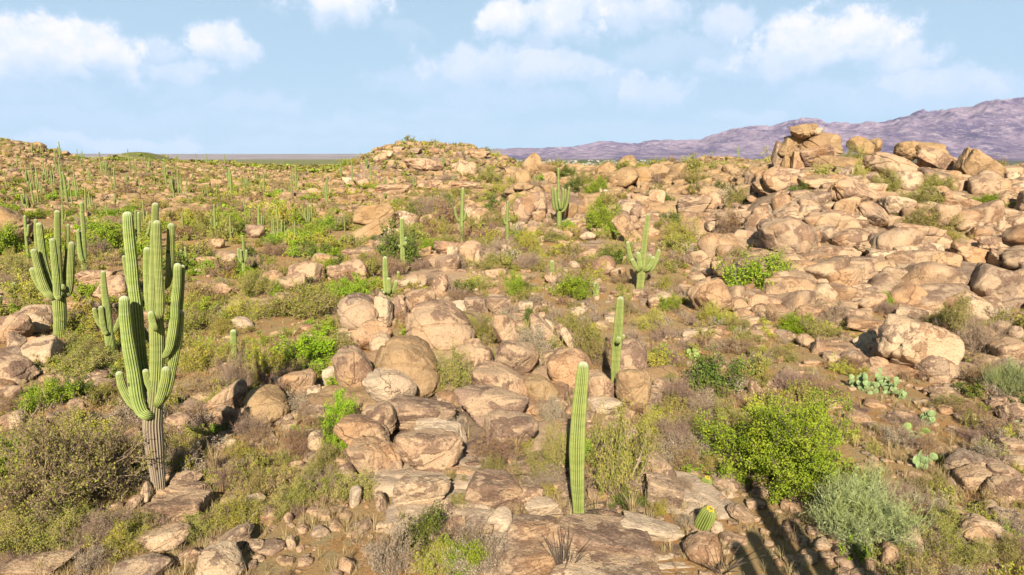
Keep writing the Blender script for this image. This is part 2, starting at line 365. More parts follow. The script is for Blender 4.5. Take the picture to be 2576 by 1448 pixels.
def saguaro_material():
    m_, t_ = material('saguaro_skin')
    g = t_.n('ShaderNodeNewGeometry').outputs['Position']
    rib = t_.attr('rib').outputs['Fac']; tip = t_.attr('tip').outputs['Fac']; low = t_.attr('low').outputs['Fac']
    rnd = t_.n('ShaderNodeObjectInfo').outputs['Random']
    band = t_.n('ShaderNodeMapping'); t_.L.new(g, band.inputs[0]); band.inputs['Scale'].default_value = (.5, .5, 6)
    nb = t_.noise(band.outputs[0], 1.3, 4, .6); nf = t_.noise(g, 26, 4, .7)
    col = t_.mix(t_.sm(nb, .35, .65), (.22, .275, .045), (.32, .37, .08))
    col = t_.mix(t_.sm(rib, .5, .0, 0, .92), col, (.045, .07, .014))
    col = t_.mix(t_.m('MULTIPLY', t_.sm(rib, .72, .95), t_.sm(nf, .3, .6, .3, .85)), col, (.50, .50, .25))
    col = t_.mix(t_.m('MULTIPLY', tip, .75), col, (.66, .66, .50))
    cork = t_.mix(t_.sm(rib, .3, .75), (.15, .095, .06), (.42, .33, .21))
    cork = t_.mix(t_.sm(nf, .45, .6, 0, .4), cork, (.30, .26, .19))
    col = t_.mix(low, col, cork)
    vh = t_.n('ShaderNodeTexVoronoi'); vh.inputs['Scale'].default_value = 1.15; t_.L.new(g, vh.inputs['Vector'])
    col = t_.mix(t_.m('MULTIPLY', t_.sm(vh.outputs['Distance'], .075, .055), .9), col, (.05, .035, .02))
    sc1 = t_.noise(g, 3.1, 5, .75); col = t_.mix(t_.m('MULTIPLY', t_.sm(sc1, .62, .70), .55), col, (.30, .25, .15))
    hs = t_.n('ShaderNodeHueSaturation'); t_.L.new(col, hs.inputs['Color']); t_.put(hs.inputs['Value'], t_.m('ADD', .9, t_.m('MULTIPLY', rnd, .2)))
    t_.put(hs.inputs['Hue'], t_.m('ADD', .49, t_.m('MULTIPLY', rnd, .02)))
    finish(t_, hs.outputs[0], .6, nf, .25, .02, .25)
    return m_
M['saguaro'] = saguaro_material()
def simple(name, c1, c2, scale=3, rough=.8):
    m_, t_ = material(name); g = t_.n('ShaderNodeNewGeometry').outputs['Position']
    n = t_.noise(g, scale, 4, .65); finish(t_, t_.mix(t_.sm(n, .35, .65), c1, c2), rough, n, .3, .02, .15); return m_
M['pad'] = simple('prickly_pear_skin', (.21, .29, .11), (.34, .43, .18), 5, .6)
M['pad_light'] = simple('young_pear_skin', (.30, .40, .10), (.40, .50, .16), 5, .6)
M['fruit'] = simple('yellow_fruit', (.70, .42, .02), (.80, .55, .05), 20, .6)
M['deadwood'] = simple('dead_wood', (.30, .23, .16), (.42, .35, .26), 8)
M['house'] = simple('pale_stucco', (.50, .44, .37), (.72, .67, .60), .01)
M['roof'] = simple('clay_roof', (.30, .24, .20), (.50, .43, .37), .01)
def mountain_material():
    m_, t_ = material('mountain_rock')
    g = t_.n('ShaderNodeNewGeometry').outputs['Position']
    mp = t_.n('ShaderNodeMapping'); t_.L.new(g, mp.inputs[0]); mp.inputs['Scale'].default_value = (1, .45, 1.9); mp.inputs['Rotation'].default_value = (0, .5, 0)
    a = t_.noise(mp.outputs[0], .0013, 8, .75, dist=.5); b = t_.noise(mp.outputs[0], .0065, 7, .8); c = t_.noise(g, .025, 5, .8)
    col = t_.mix(t_.sm(a, .40, .60), (.17, .135, .23), (.44, .335, .40))  # colour noise stands in for relief shading: pink highlights, dark blue gullies
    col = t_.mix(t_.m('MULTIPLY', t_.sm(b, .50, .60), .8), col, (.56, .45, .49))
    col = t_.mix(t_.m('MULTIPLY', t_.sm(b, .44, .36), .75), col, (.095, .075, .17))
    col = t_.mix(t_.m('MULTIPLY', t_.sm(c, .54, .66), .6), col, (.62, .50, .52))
    finish(t_, col, 1.0, b, 1.0, 60, 0)
    return m_
M['mountain'] = mountain_material()

# ------------------------------------------------------------------ ground sheet
azs = np.concatenate([np.linspace(-180, -46, 60, endpoint=False), np.linspace(-46, 46, 820), np.linspace(46, 180, 60)[1:]])
rs = np.concatenate([[0.01], np.exp(np.linspace(math.log(2), math.log(45000), 860))])
A, RR = np.meshgrid(np.radians(azs), rs)
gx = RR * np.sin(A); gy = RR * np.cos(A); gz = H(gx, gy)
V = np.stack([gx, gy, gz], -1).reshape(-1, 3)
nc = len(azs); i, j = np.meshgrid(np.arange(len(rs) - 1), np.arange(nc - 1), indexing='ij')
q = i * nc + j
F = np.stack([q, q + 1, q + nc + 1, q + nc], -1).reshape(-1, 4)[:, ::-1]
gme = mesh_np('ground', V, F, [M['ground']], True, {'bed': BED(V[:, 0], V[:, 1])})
link('ground', gme, kind='structure')
del V, F, gx, gy, gz

# ------------------------------------------------------------------ mountains
PX = [1130, 1175, 1215, 1252, 1375, 1440, 1469, 1512, 1552, 1599, 1635, 1717, 1754, 1790, 1834, 1891, 1931, 1984, 2010, 2044, 2071, 2100, 2134, 2201, 2251, 2277, 2351, 2397, 2411, 2451, 2494, 2576, 2800, 3300, 4500]
PY = [391, 387, 380, 374, 372, 369, 364, 354.5, 360, 361, 353, 354, 351, 338, 325, 319, 318, 302, 300, 304, 311, 314, 311, 310, 296, 286, 280, 272, 272, 261, 254, 248, 225, 190, 330]
ma = np.linspace(math.atan((1120 - 1288) / FPX), math.atan((4300 - 1288) / FPX), 900); mr = np.linspace(8200, 15500, 260)
MA, MR = np.meshgrid(ma, mr); mx_ = MR * np.sin(MA); my_ = MR * np.cos(MA)
mX = 1288 + FPX * np.tan(ma)
elev = (392 - np.interp(mX, PX, PY)) / FPX * np.cos(ma)
ridge = 1 - np.abs(fbm2(mx_ / 1500 + .3 * my_ / 1500, my_ / 2300, 5, 41, .55)) * 2
fine = 1 - np.abs(fbm2(mx_ / 420, my_ / 700, 4, 51, .6)) * 2
up = ss(MR, 8200, 12800) ** 1.25
hm = up * (.62 + .28 * ridge + .11 * fine) * (1 - .35 * ss(MR, 13000, 15500)) + .012 * fine * ss(MR, 8300, 9500)
mxel = np.max(hm * 12000 / MR, axis=0); mxel = np.convolve(np.pad(mxel, 24, mode='edge'), np.hanning(49) / np.hanning(49).sum(), 'valid')
k = np.convolve(np.pad(mxel, 6, mode='edge'), np.ones(13) / 13, 'valid')
hm = hm / mxel[None, :]
mz = hm * (elev[None, :] * 12000 + 45) - 42
mz[0, :] -= 30; mz[:, 0] -= 40
nc = len(ma); i, j = np.meshgrid(np.arange(len(mr) - 1), np.arange(nc - 1), indexing='ij'); q = i * nc + j
F = np.stack([q, q + 1, q + nc + 1, q + nc], -1).reshape(-1, 4)[:, ::-1]
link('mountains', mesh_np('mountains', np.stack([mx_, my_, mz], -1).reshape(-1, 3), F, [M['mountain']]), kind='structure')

# ------------------------------------------------------------------ saguaros
def catmull(P, n):
    P = np.asarray(P, float)
    if len(P) == 2: 
        u = np.linspace(0, 1, n)[:, None]; return P[0] * (1 - u) + P[1] * u
    Q = np.vstack([2 * P[0] - P[1], P, 2 * P[-1] - P[-2]]); out = []
    seg = np.linspace(0, len(P) - 1 - 1e-9, n)
    for s_ in seg:
        k = int(s_); u = s_ - k; p0, p1, p2, p3 = Q[k:k + 4]
        out.append(.5 * ((2 * p1) + (-p0 + p2) * u + (2 * p0 - 5 * p1 + 4 * p2 - p3) * u * u + (-p0 + 3 * p1 - 3 * p2 + p3) * u ** 3))
    return np.array(out)
def column_mesh(path, ribs, per, rings, depth=.14, seed=0, corkz=None, name='trunk'):
    """path: (x,y,z,r) from root to tip"""
    P = catmull(path, rings); C_ = P[:, :3].copy(); Rr = np.maximum(P[:, 3], .01)
    rt = Rr[-1]; d = C_[-1] - C_[-2]; d /= np.linalg.norm(d)
    # shorten so that the domed tip ends where the path ends
    L = np.cumsum(np.r_[0, np.linalg.norm(np.diff(C_, axis=0), axis=1)]); keep = L < L[-1] - rt * .9
    if keep.sum() < 3: keep[:3] = True
    C_ = C_[keep]; Rr = Rr[keep]; e = C_[-1]; d = C_[-1] - C_[-2]; d /= np.linalg.norm(d)
    caps = 7
    for k in range(1, caps + 1):
        a = k / caps * math.pi / 2 * .985
        C_ = np.vstack([C_, e + d * Rr[len(Rr) - k if False else keep.sum() - 1] * math.sin(a)]); Rr = np.r_[Rr, Rr[keep.sum() - 1] * math.cos(a)]
    n = len(C_); T = np.gradient(C_, axis=0); T /= np.linalg.norm(T, axis=1)[:, None] + 1e-9
    T[-caps:] = d
    x = np.cross(T[0], [.3, 1, .1]); x /= np.linalg.norm(x); N = ribs * per
    ang = np.arange(N) / N * 2 * math.pi; ph = np.cos(ang * ribs)
    ridge = 1 - np.abs(np.sin(ang * ribs / 2)) if False else (ph * .5 + .5)
    V = []; rib = []; tip = []; low = []
    base_ring = keep.sum()
    rn = np.random.default_rng(seed)
    wob = 1 + .02 * np.sin(np.linspace(0, 40, n) + seed) + .03 * np.sin(np.linspace(0, 9.0, n) + seed * 2.1)
    for k in range(n):
        x = x - T[k] * (x @ T[k]); x /= np.linalg.norm(x); y = np.cross(T[k], x)
        rad = Rr[k] * wob[k] * (1 - depth * 2 * (1 - ridge ** .7) * .9) 
        V.append(C_[k] + np.outer(np.cos(ang) * rad, x) + np.outer(np.sin(ang) * rad, y))
        rib.append(ridge); tv = max(0, (k - base_ring + 2) / caps); tip.append(np.full(N, min(1, tv) ** 1.6))
        lv = 0
        if corkz is not None: lv = float(np.clip((corkz[1] - C_[k][2]) / (corkz[1] - corkz[0]), 0, 1))
        low.append(np.full(N, lv))
    V = np.vstack(V); V = np.vstack([V, C_[-1] + d * .002]); a, b = np.meshgrid(np.arange(n - 1), np.arange(N), indexing='ij')
    b2 = (b + 1) % N
    F = np.stack([a * N + b, a * N + b2, (a + 1) * N + b2, (a + 1) * N + b], -1).reshape(-1, 4)
    top = np.stack([(n - 1) * N + np.arange(N), (n - 1) * N + (np.arange(N) + 1) % N, np.full(N, n * N)], -1)
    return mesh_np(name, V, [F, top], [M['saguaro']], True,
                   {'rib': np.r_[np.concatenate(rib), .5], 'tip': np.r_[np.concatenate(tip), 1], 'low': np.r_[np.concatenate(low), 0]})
FR = {'D': (0, 0, 1), 'r2': (0, 480.8, .2964), 'z1': (257.6, 480.8, .261), 'g': (515.2, 480.8, .1779), 'c': (944.5, 480.8, .2016),
      'd': (1356.7, 395, .261), 'b': (1373.9, 721.3, .2372), 'e': (1030.4, 343.5, .1779), 'h1': (0, 343.5, .1779), 'h2': (343.5, 343.5, .1779), 'h3': (686.9, 343.5, .1779),
      'f2': (858.7, 300.5, 1 / 3), 'f3': (1717.3, 214.7, 1 / 3), 'f4': (0, 686.9, 1 / 3), 'f5': (772.8, 686.9, 1 / 3), 'f6': (1717.3, 644, 1 / 3), 'f7': (0, 966.9, 1 / 3), 'f8': (858.7, 966.9, 1 / 3), 'f9': (1717.3, 966.9, 1 / 3)}
def tr(fr, x, y): a, b, s = FR[fr]; return a + x * s, b + y * s
OCC = []       # (x, y, radius) of the placed things, so that the scatter keeps clear of them
def saguaro(fr, trunk, arms, label, yb=None, cork=None, dead=False, group='saguaro cacti across the slope', name='saguaro_cactus'):
    s = FR[fr][2]
    pts = sorted([(*tr(fr, p[0], p[1]), p[2] * s) for p in trunk], key=lambda p: -p[1])
    bx, by, br = pts[0]
    if yb is None:
        hp = hit(bx, by); yb = hp[1]; gz_ = hp[2]
    else: gz_ = unp(bx, by, yb)[2]
    root = thing(name, (0, 0, 0), label, 'cactus', group)
    base = unp(bx, by, yb); root.location = base
    near = yb < 60; ribs = 19 if near else 12; per = 4 if near else 2
    k = 1.0 / FPX * yb * 1.01
    def world(p, d): 
        q = unp(p[0], p[1], yb + d); return (q[0] - base[0], q[1] - base[1], q[2] - base[2], p[2] * k * (1.06 if near else 1.1))
    tp = [world(p, 0) for p in pts]
    tp = [(tp[0][0], tp[0][1], tp[0][2] - .4, tp[0][3])] + tp
    me = column_mesh(tp, ribs, per, 60 if near else 26, seed=len(bpy.data.objects), corkz=cork)
    if dead: me.materials.clear(); me.materials.append(M['deadwood'])
    link('trunk', me, root)
    tpa = np.array(tp)
    for arm in arms:
        d = arm[-1]; ap = [(*tr(fr, p[0], p[1]), p[2] * s) for p in arm[:-1]][::-1]
        wp = [world(p, d) for p in ap]
        # root of the arm on the trunk axis
        z0 = wp[0][2] - .1
        zz = np.clip(z0, tpa[0, 2], tpa[-1, 2]); cxx = np.interp(zz, tpa[:, 2], tpa[:, 0]); cyy = np.interp(zz, tpa[:, 2], tpa[:, 1])
        wp = [(cxx, cyy, zz, wp[0][3] * .55)] + wp
        wp[1] = (wp[1][0], wp[1][1], wp[1][2], wp[1][3] * .9)
        a_me = column_mesh(wp, max(11, ribs - 5), per, 34 if near else 14, seed=len(bpy.data.objects), name='arm')
        link('arm', a_me, root)
    OCC.append((base[0], base[1], max(.35, br * k * 1.5)))
    return root

saguaro('D', [(401, 1243, 17), (397, 1200, 18), (391, 1150, 20.5), (386, 1100, 23), (384, 1060, 23), (389, 1010, 19), (395, 920, 17), (395, 850, 17), (392, 800, 16), (388, 750, 14), (387, 690, 11), (387, 630, 9.5), (389, 570, 8.5), (391.5, 502, 7.5)], [
    [(394.6, 552, 8.5), (397, 630, 9.3), (400, 700, 9.8), (403, 765, 10), (401, 795, 9), -.38],
    [(431, 558, 8.6), (428, 640, 9), (426, 690, 8.5), (421, 716, 7), (412, 724, 6), .12],
    [(370, 623, 8.6), (370, 690, 9), (373, 750, 9), (379, 790, 8), .15],
    [(320, 525, 11.5), (325, 598, 12.5), (332, 663, 13.5), (336, 716, 14), (342, 768, 15), (347, 825, 15), (354, 900, 14), (365, 955, 13), (378, 1005, 12), .25],
    [(312, 745, 12), (315, 803, 12.5), (323, 870, 14), (335, 937, 15), (344, 1000, 16), (356, 1034, 15), (370, 1045, 13), -.35],
    [(298, 932, 9), (307, 970, 10.5), (320, 997, 11), (334, 1018, 10), (352, 1032, 9), .2],
    [(452, 780, 10.5), (448, 837, 12), (440, 887, 12), (430, 937, 12), (420, 980, 12), (405, 1008, 11), .25],
    [(418, 922, 10), (416, 953, 11), (406, 993, 11.5), (396, 1018, 9), -.4],
    [(447, 662, 9), (445.5, 716, 10), (440, 768, 10.5), (437, 815, 11), (428, 870, 10), (416, 893, 8.5), -.02],
    [(460, 660, 5.5), (457, 740, 6), (452, 790, 6), (445, 845, 6), (425, 890, 6), .35],
    [(378.5, 782, 7.5), (383, 807, 8), (391, 828, 7), -.42],
    [(365, 928, 8), (371, 960, 8), (382, 985, 7), -.15],
    [(311, 643, 4.5), (316, 675, 5), (325, 720, 5), (345, 800, 6), (380, 860, 7), .5]],
    'tallest and nearest saguaro, many thick upright arms above a brown corky foot', cork=(2.0, 3.4))
saguaro('r2', [(505, 1240, 44), (510, 1100, 48), (503, 940, 48), (500, 820, 36), (497, 700, 29), (492, 550, 26), (487, 300, 25), (487, 150, 22)], [
    [(330, 270, 23), (345, 400, 26), (365, 550, 27), (395, 680, 27), (430, 790, 25), (460, 860, 20), .1],
    [(303, 230, 13), (305, 350, 15), (318, 480, 18), (335, 580, 18), (375, 710, 18), (440, 820, 15), .5],
    [(282, 485, 25), (310, 600, 28), (350, 750, 32), (390, 850, 33), (435, 895, 28), -.4],
    [(272, 650, 25), (300, 730, 28), (335, 805, 26), (375, 855, 22), (430, 885, 18), .25],
    [(443, 402, 22), (458, 550, 24), (478, 750, 27), (487, 880, 28), (500, 915, 20), -.75],
    [(578, 275, 13), (576, 400, 15), (565, 600, 18), (545, 750, 18), (525, 830, 18), .5],
    [(610, 428, 22), (602, 600, 27), (595, 780, 29), (580, 860, 27), (550, 890, 20), -.15],
    [(537, 792, 13), (528, 835, 14), -.6]],
    'candelabra saguaro at left, long curved arms round a tall central spire')
saguaro('r2', [(722, 755, 18), (715, 600, 22), (712, 450, 17), (705, 300, 16), (690, 90, 13)], [
    [(660, 322, 11), (670, 450, 14), (685, 560, 18), (703, 595, 14), -.3], [(682, 340, 9), (690, 450, 10), (700, 530, 10), .1]],
    'slim tall saguaro with two close left arms, just right of the candelabra saguaro')
saguaro('r2', [(947, 1400, 34), (925, 1230, 38), (905, 1000, 30), (885, 850, 25), (873, 665, 18)], [
    [(855, 970, 20), (865, 1080, 22), (885, 1190, 22), (905, 1205, 18), -.3], [(795, 985, 17), (820, 1080, 18), (855, 1150, 16), (885, 1175, 14), .15],
    [(1032, 1045, 16), (1008, 1110, 19), (978, 1180, 19), (955, 1195, 16), .1]],
    'left-leaning saguaro with short low arms between candelabra and tallest saguaro')
saguaro('r2', [(242, 600, 9), (232, 500, 10), (222, 400, 11), (210, 185, 11)], [[(241, 275, 9), (238, 340, 10), (233, 378, 9), (225, 388, 8), -.1]],
    'narrow saguaro with one right arm, behind the left candelabra saguaro')
saguaro('r2', [(120, 475, 13), (112, 355, 11)], [], 'left one of the two short posts beside the big brown edge boulder')
saguaro('r2', [(175, 450, 12), (168, 355, 11)], [], 'right one of the two short posts beside the big brown edge boulder')
saguaro('r2', [(120, 895, 17), (117, 775, 17)], [], 'very short young saguaro among shrubs left of the candelabra saguaro')
saguaro('r2', [(10, 1060, 15), (0, 880, 14)], [], 'saguaro post half cut off by the left picture edge')
saguaro('r2', [(535, 285, 9), (528, 115, 6)], [[(557, 195, 5), (553, 235, 6), (543, 255, 5), -.1]], 'thin distant saguaro seen behind the candelabra saguaro spire')
saguaro('z1', [(370, 590, 17), (358, 540, 15), (354, 420, 14), (348, 180, 16)], [
    [(317, 165, 9), (320, 280, 11), (325, 400, 12), (340, 500, 13), .2], [(302, 345, 9), (312, 440, 12), (335, 530, 13), -.2], [(464, 270, 9), (448, 370, 12), (422, 450, 13), (395, 515, 14), .1]],
    'saguaro with V-spread arms directly behind the tallest saguaro')
saguaro('z1', [(402, 335, 9), (395, 200, 7), (385, 95, 5)], [[(430, 190, 8), (428, 260, 8), (415, 305, 7), -.1], [(375, 180, 6), (376, 300, 6), .1]], 'small forked saguaro above the V-armed saguaro')
saguaro('z1', [(775, 425, 11), (772, 300, 10), (769, 200, 6)], [[(798, 335, 6), (797, 385, 6), (786, 410, 5), -.1]], 'slender saguaro with one arm right of the tallest saguaro top')
saguaro('z1', [(818, 745, 13), (808, 640, 13), (795, 535, 9)], [[(757, 560, 9), (765, 640, 10), (778, 695, 9), -.2]], 'forked saguaro half hidden behind the right arms of the tallest saguaro')
saguaro('g', [(153, 695, 18), (148, 550, 17), (138, 380, 14), (130, 165, 11)], [[(78, 400, 8), (90, 450, 9), (115, 482, 9), -.1], [(170, 440, 9), (168, 480, 10), (158, 500, 9), -.3]], 'two-armed saguaro in front of the round pale boulder on the left flat')
saguaro('g', [(375, 730, 16), (362, 550, 15), (354, 335, 10)], [[(402, 520, 9), (397, 570, 10), (382, 592, 9), -.3]], 'saguaro with one drooping bud right of the round pale boulder')
saguaro('g', [(558, 1225, 22), (552, 1050, 25), (548, 850, 18), (535, 625, 13)], [[(470, 805, 13), (480, 930, 15), (505, 990, 16), .1], [(507, 825, 15), (515, 930, 16), (527, 990, 15), -.3], [(587, 830, 14), (585, 930, 16), (573, 995, 16), -.1]],
    'trident saguaro, three short arms, standing alone on the left flat')
saguaro('g', [(590, 490, 12), (575, 350, 10), (547, 125, 7)], [], 'tall thin leaning post saguaro, middle of three posts')
saguaro('g', [(548, 470, 9), (540, 350, 7)], [], 'shortest of three posts above the trident saguaro')
saguaro('g', [(637, 495, 10), (635, 250, 7)], [], 'straight post, right one of three posts above the trident saguaro')
saguaro('g', [(770, 650, 18), (767, 500, 18), (760, 350, 14), (758, 200, 10)], [[(748, 330, 8), (750, 480, 9), .1], [(805, 335, 9), (803, 450, 10), (788, 525, 10), -.1], [(827, 330, 9), (825, 460, 10), (800, 540, 9), .1]], 'four-stemmed saguaro between the three posts and the bushy candelabra')
saguaro('g', [(1040, 740, 16), (1035, 550, 12), (1025, 400, 10), (1015, 210, 8)], [[(965, 350, 8), (975, 550, 12), (1000, 680, 12), -.2], [(940, 300, 7), (945, 450, 9), (965, 600, 10), .2], [(1085, 390, 9), (1085, 550, 12), (1075, 700, 12), -.3], [(1128, 420, 8), (1115, 550, 10), (1095, 690, 11), .2], [(1130, 485, 8), (1124, 600, 9), (1100, 700, 9), -.1]], 'bushy many-stemmed saguaro right of the four-stemmed saguaro')
saguaro('g', [(1278, 770, 16), (1272, 600, 13), (1270, 420, 9)], [[(1295, 580, 6), (1292, 620, 6), -.2]], 'post saguaro beside a dead bleached stump, left flat')
saguaro('g', [(1340, 640, 8), (1332, 455, 6)], [], 'dead bleached saguaro post without arms', dead=True)
saguaro('g', [(1460, 610, 13), (1452, 500, 13), (1455, 430, 11), (1460, 300, 9), (1458, 160, 8)], [[(1380, 160, 7), (1388, 280, 9), (1430, 400, 9), .2], [(1330, 220, 7), (1350, 310, 8), (1395, 350, 8), (1435, 420, 8), -.1], [(1418, 220, 8), (1420, 360, 9), (1440, 430, 10), -.3], [(1503, 140, 8), (1508, 280, 10), (1500, 390, 10), (1480, 440, 9), -.1], [(1480, 280, 7), (1480, 400, 8), (1470, 440, 8), -.4]], 'large candelabra saguaro above green shrubs left of the overhanging slab')
saguaro('c', [(345, 1072, 23), (340, 800, 27), (328, 500, 25), (330, 335, 22)], [[(380, 578, 18), (368, 608, 18), .1], [(382, 632, 19), (364, 676, 18), -.25], [(294, 672, 16), (312, 705, 15), -.1]], 'armless post saguaro with three round buds halfway up')
saguaro('c', [(148, 1300, 34), (130, 1150, 33), (122, 950, 31), (118, 820, 26)], [[(163, 1080, 24), (168, 1180, 26), (166, 1270, 22), -.35], [(264, 1118, 21), (245, 1190, 24), (210, 1258, 22), 0.0], [(100, 1252, 18), (112, 1272, 16), -.4], [(76, 1225, 14), (98, 1245, 14), -.1]], 'saguaro rooted on top of the split pale boulder', yb=40.0)
saguaro('c', [(289, 1125, 17), (283, 1005, 17)], [], 'small short saguaro between the boulder-top saguaro and the post with buds')
saguaro('D', [(1162.5, 609, 4.6), (1162, 571, 5), (1163, 520, 4.3), (1165, 468, 3.5)], [[(1143, 519, 2.9), (1146, 537, 3.3), (1151, 553, 3.6), (1158, 557, 3), .05], [(1172, 533, 2.9), (1170, 547, 3.3), (1166, 555, 3), -.2]], 'two-armed saguaro in the centre, arms raised like a fork')
saguaro('D', [(1277, 605, 4.6), (1276, 560, 4.2), (1277.5, 502, 2.8)], [[(1267, 548, 2.7), (1270, 561, 2.8), (1274, 565, 2.4), -.1], [(1281.5, 551, 2.2), (1280, 557, 2.2), -.25]], 'thin saguaro with stubby arms in front of a round boulder, centre')
saguaro('D', [(1293, 583, 3.2), (1292.5, 564, 3)], [], 'tiny young saguaro right beside the thin central saguaro')
saguaro('d', [(190, 712, 22), (192, 560, 22), (190, 480, 16), (186, 300, 12), (183, 72, 9)], [[(118, 262, 9), (130, 380, 12), (140, 480, 13), (165, 522, 12), .1], [(153, 290, 10), (160, 400, 12), (175, 505, 13), -.3], [(230, 290, 12), (232, 400, 12), (212, 505, 12), -.2], [(254, 300, 10), (248, 400, 11), (222, 510, 11), .3], [(291, 255, 10), (277, 400, 13), (250, 500, 13), (222, 525, 12), -.05], [(190, 408, 12), (202, 495, 13), -.6]], 'dense candelabra saguaro against dark slabs below the ridge')
saguaro('d', [(968, 1278, 35), (985, 1110, 37), (992, 1000, 33), (1005, 900, 28), (1028, 720, 23), (1051, 550, 17)], [[(847, 805, 16), (868, 920, 20), (900, 1020, 20), (945, 1080, 18), .2], [(893, 978, 20), (915, 1040, 22), (948, 1088, 20), -.3], [(952, 915, 18), (962, 1000, 23), (975, 1070, 24), -.3], [(1075, 940, 16), (1055, 990, 20), (1028, 1055, 20), .3], [(1100, 960, 18), (1080, 1030, 22), (1038, 1085, 22), -.35], [(1159, 885, 15), (1130, 980, 21), (1085, 1068, 24), (1038, 1098, 20), 0.0]], 'stout five-armed saguaro with long leaning spire, right of centre')
saguaro('d', [(124, 1155, 17), (123, 1000, 17)], [], 'young short saguaro on the sandy gap in the middle')
saguaro('d', [(545, 1340, 27), (545, 1210, 25)], [], 'stubby young saguaro behind the post saguaro with two buds')
saguaro('b', [(725, 1235, 27), (730, 1000, 43), (743, 700, 50), (768, 400, 47), (790, 92, 35)], [[(778, 532, 28), (756, 585, 28), -.45], [(826, 508, 21), (806, 548, 20), -.1]], 'leaning post saguaro with two white round buds')
saguaro('D', [(1456, 1312, 14.5), (1455, 1270, 15.5), (1452, 1200, 18), (1452, 1120, 19.5), (1457, 1030, 18), (1464, 960, 16.5), (1468, 907, 14)], [], 'nearest armless saguaro, thick smooth green post in front')
saguaro('D', [(588.5, 918, 8), (587.5, 880, 8), (587, 829, 7.4)], [], 'short lone post saguaro in brown brush right of the tallest saguaro')

# saguaros farther off: armed ones are built from a few kinds, every one an object with its own arms
def far_kind(seed, kind, h=6.0):
    r_ = random.Random(seed); tw = .22
    tp = [(0, 0, -.4, tw), (0, 0, h * .35, tw * 1.15), (r_.uniform(-.1, .1), 0, h * .7, tw), (r_.uniform(-.2, .2), 0, h, tw * .75)]
    ms = [column_mesh(tp, 9, 2, 12, seed=seed)]
    n = {'p': 0, 'a': 2, 'c': 5}[kind]
    for i_ in range(n):
        an = i_ * 2 * math.pi / max(n, 1) + r_.uniform(-.5, .5) + (.0 if n > 2 else 0); z0 = h * r_.uniform(.28, .45); z1 = h * r_.uniform(.6, .95); o = r_.uniform(.45, .85)
        if n == 2: an = i_ * math.pi + r_.uniform(-.3, .3)
        cx_, cy_ = math.cos(an), math.sin(an)
        ms.append(column_mesh([(0, 0, z0, .12), (cx_ * o * .7, cy_ * o * .7, z0 + .05, .17), (cx_ * o, cy_ * o, z0 + .6, .18), (cx_ * o * 1.05, cy_ * o * 1.05, z1, .13)], 8, 2, 10, seed=seed + i_, name='arm'))
    return ms
KINDS = {k: [far_kind(100 * q_ + s_, k) for s_ in range(4 if k != 'p' else 2)] for q_, k in enumerate('pac')}
KINDS['d'] = []
for q_ in KINDS['p']:
    m2 = q_[0].copy(); m2.materials.clear(); m2.materials.append(M['deadwood']); KINDS['d'].append([m2])
NFAR = 0
def far_saguaro(P, h, kind, label, group):
    global NFAR
    ms = random.choice(KINDS[kind]); s_ = h / 6.0
    root = thing('saguaro_cactus', P, label, 'cactus', group); root.rotation_euler = (random.uniform(-.03, .03), random.uniform(-.05, .05), random.choice((0, math.pi)) + random.uniform(-.4, .4))
    w_ = s_ * random.uniform(.75, 1.0) if h < 5 else s_ * random.uniform(.72, .95); root.scale = (w_, w_, s_)
    for i_, me in enumerate(ms): link('trunk' if i_ == 0 else 'arm', me, root)
    NFAR += 1; OCC.append((P[0], P[1], .5))
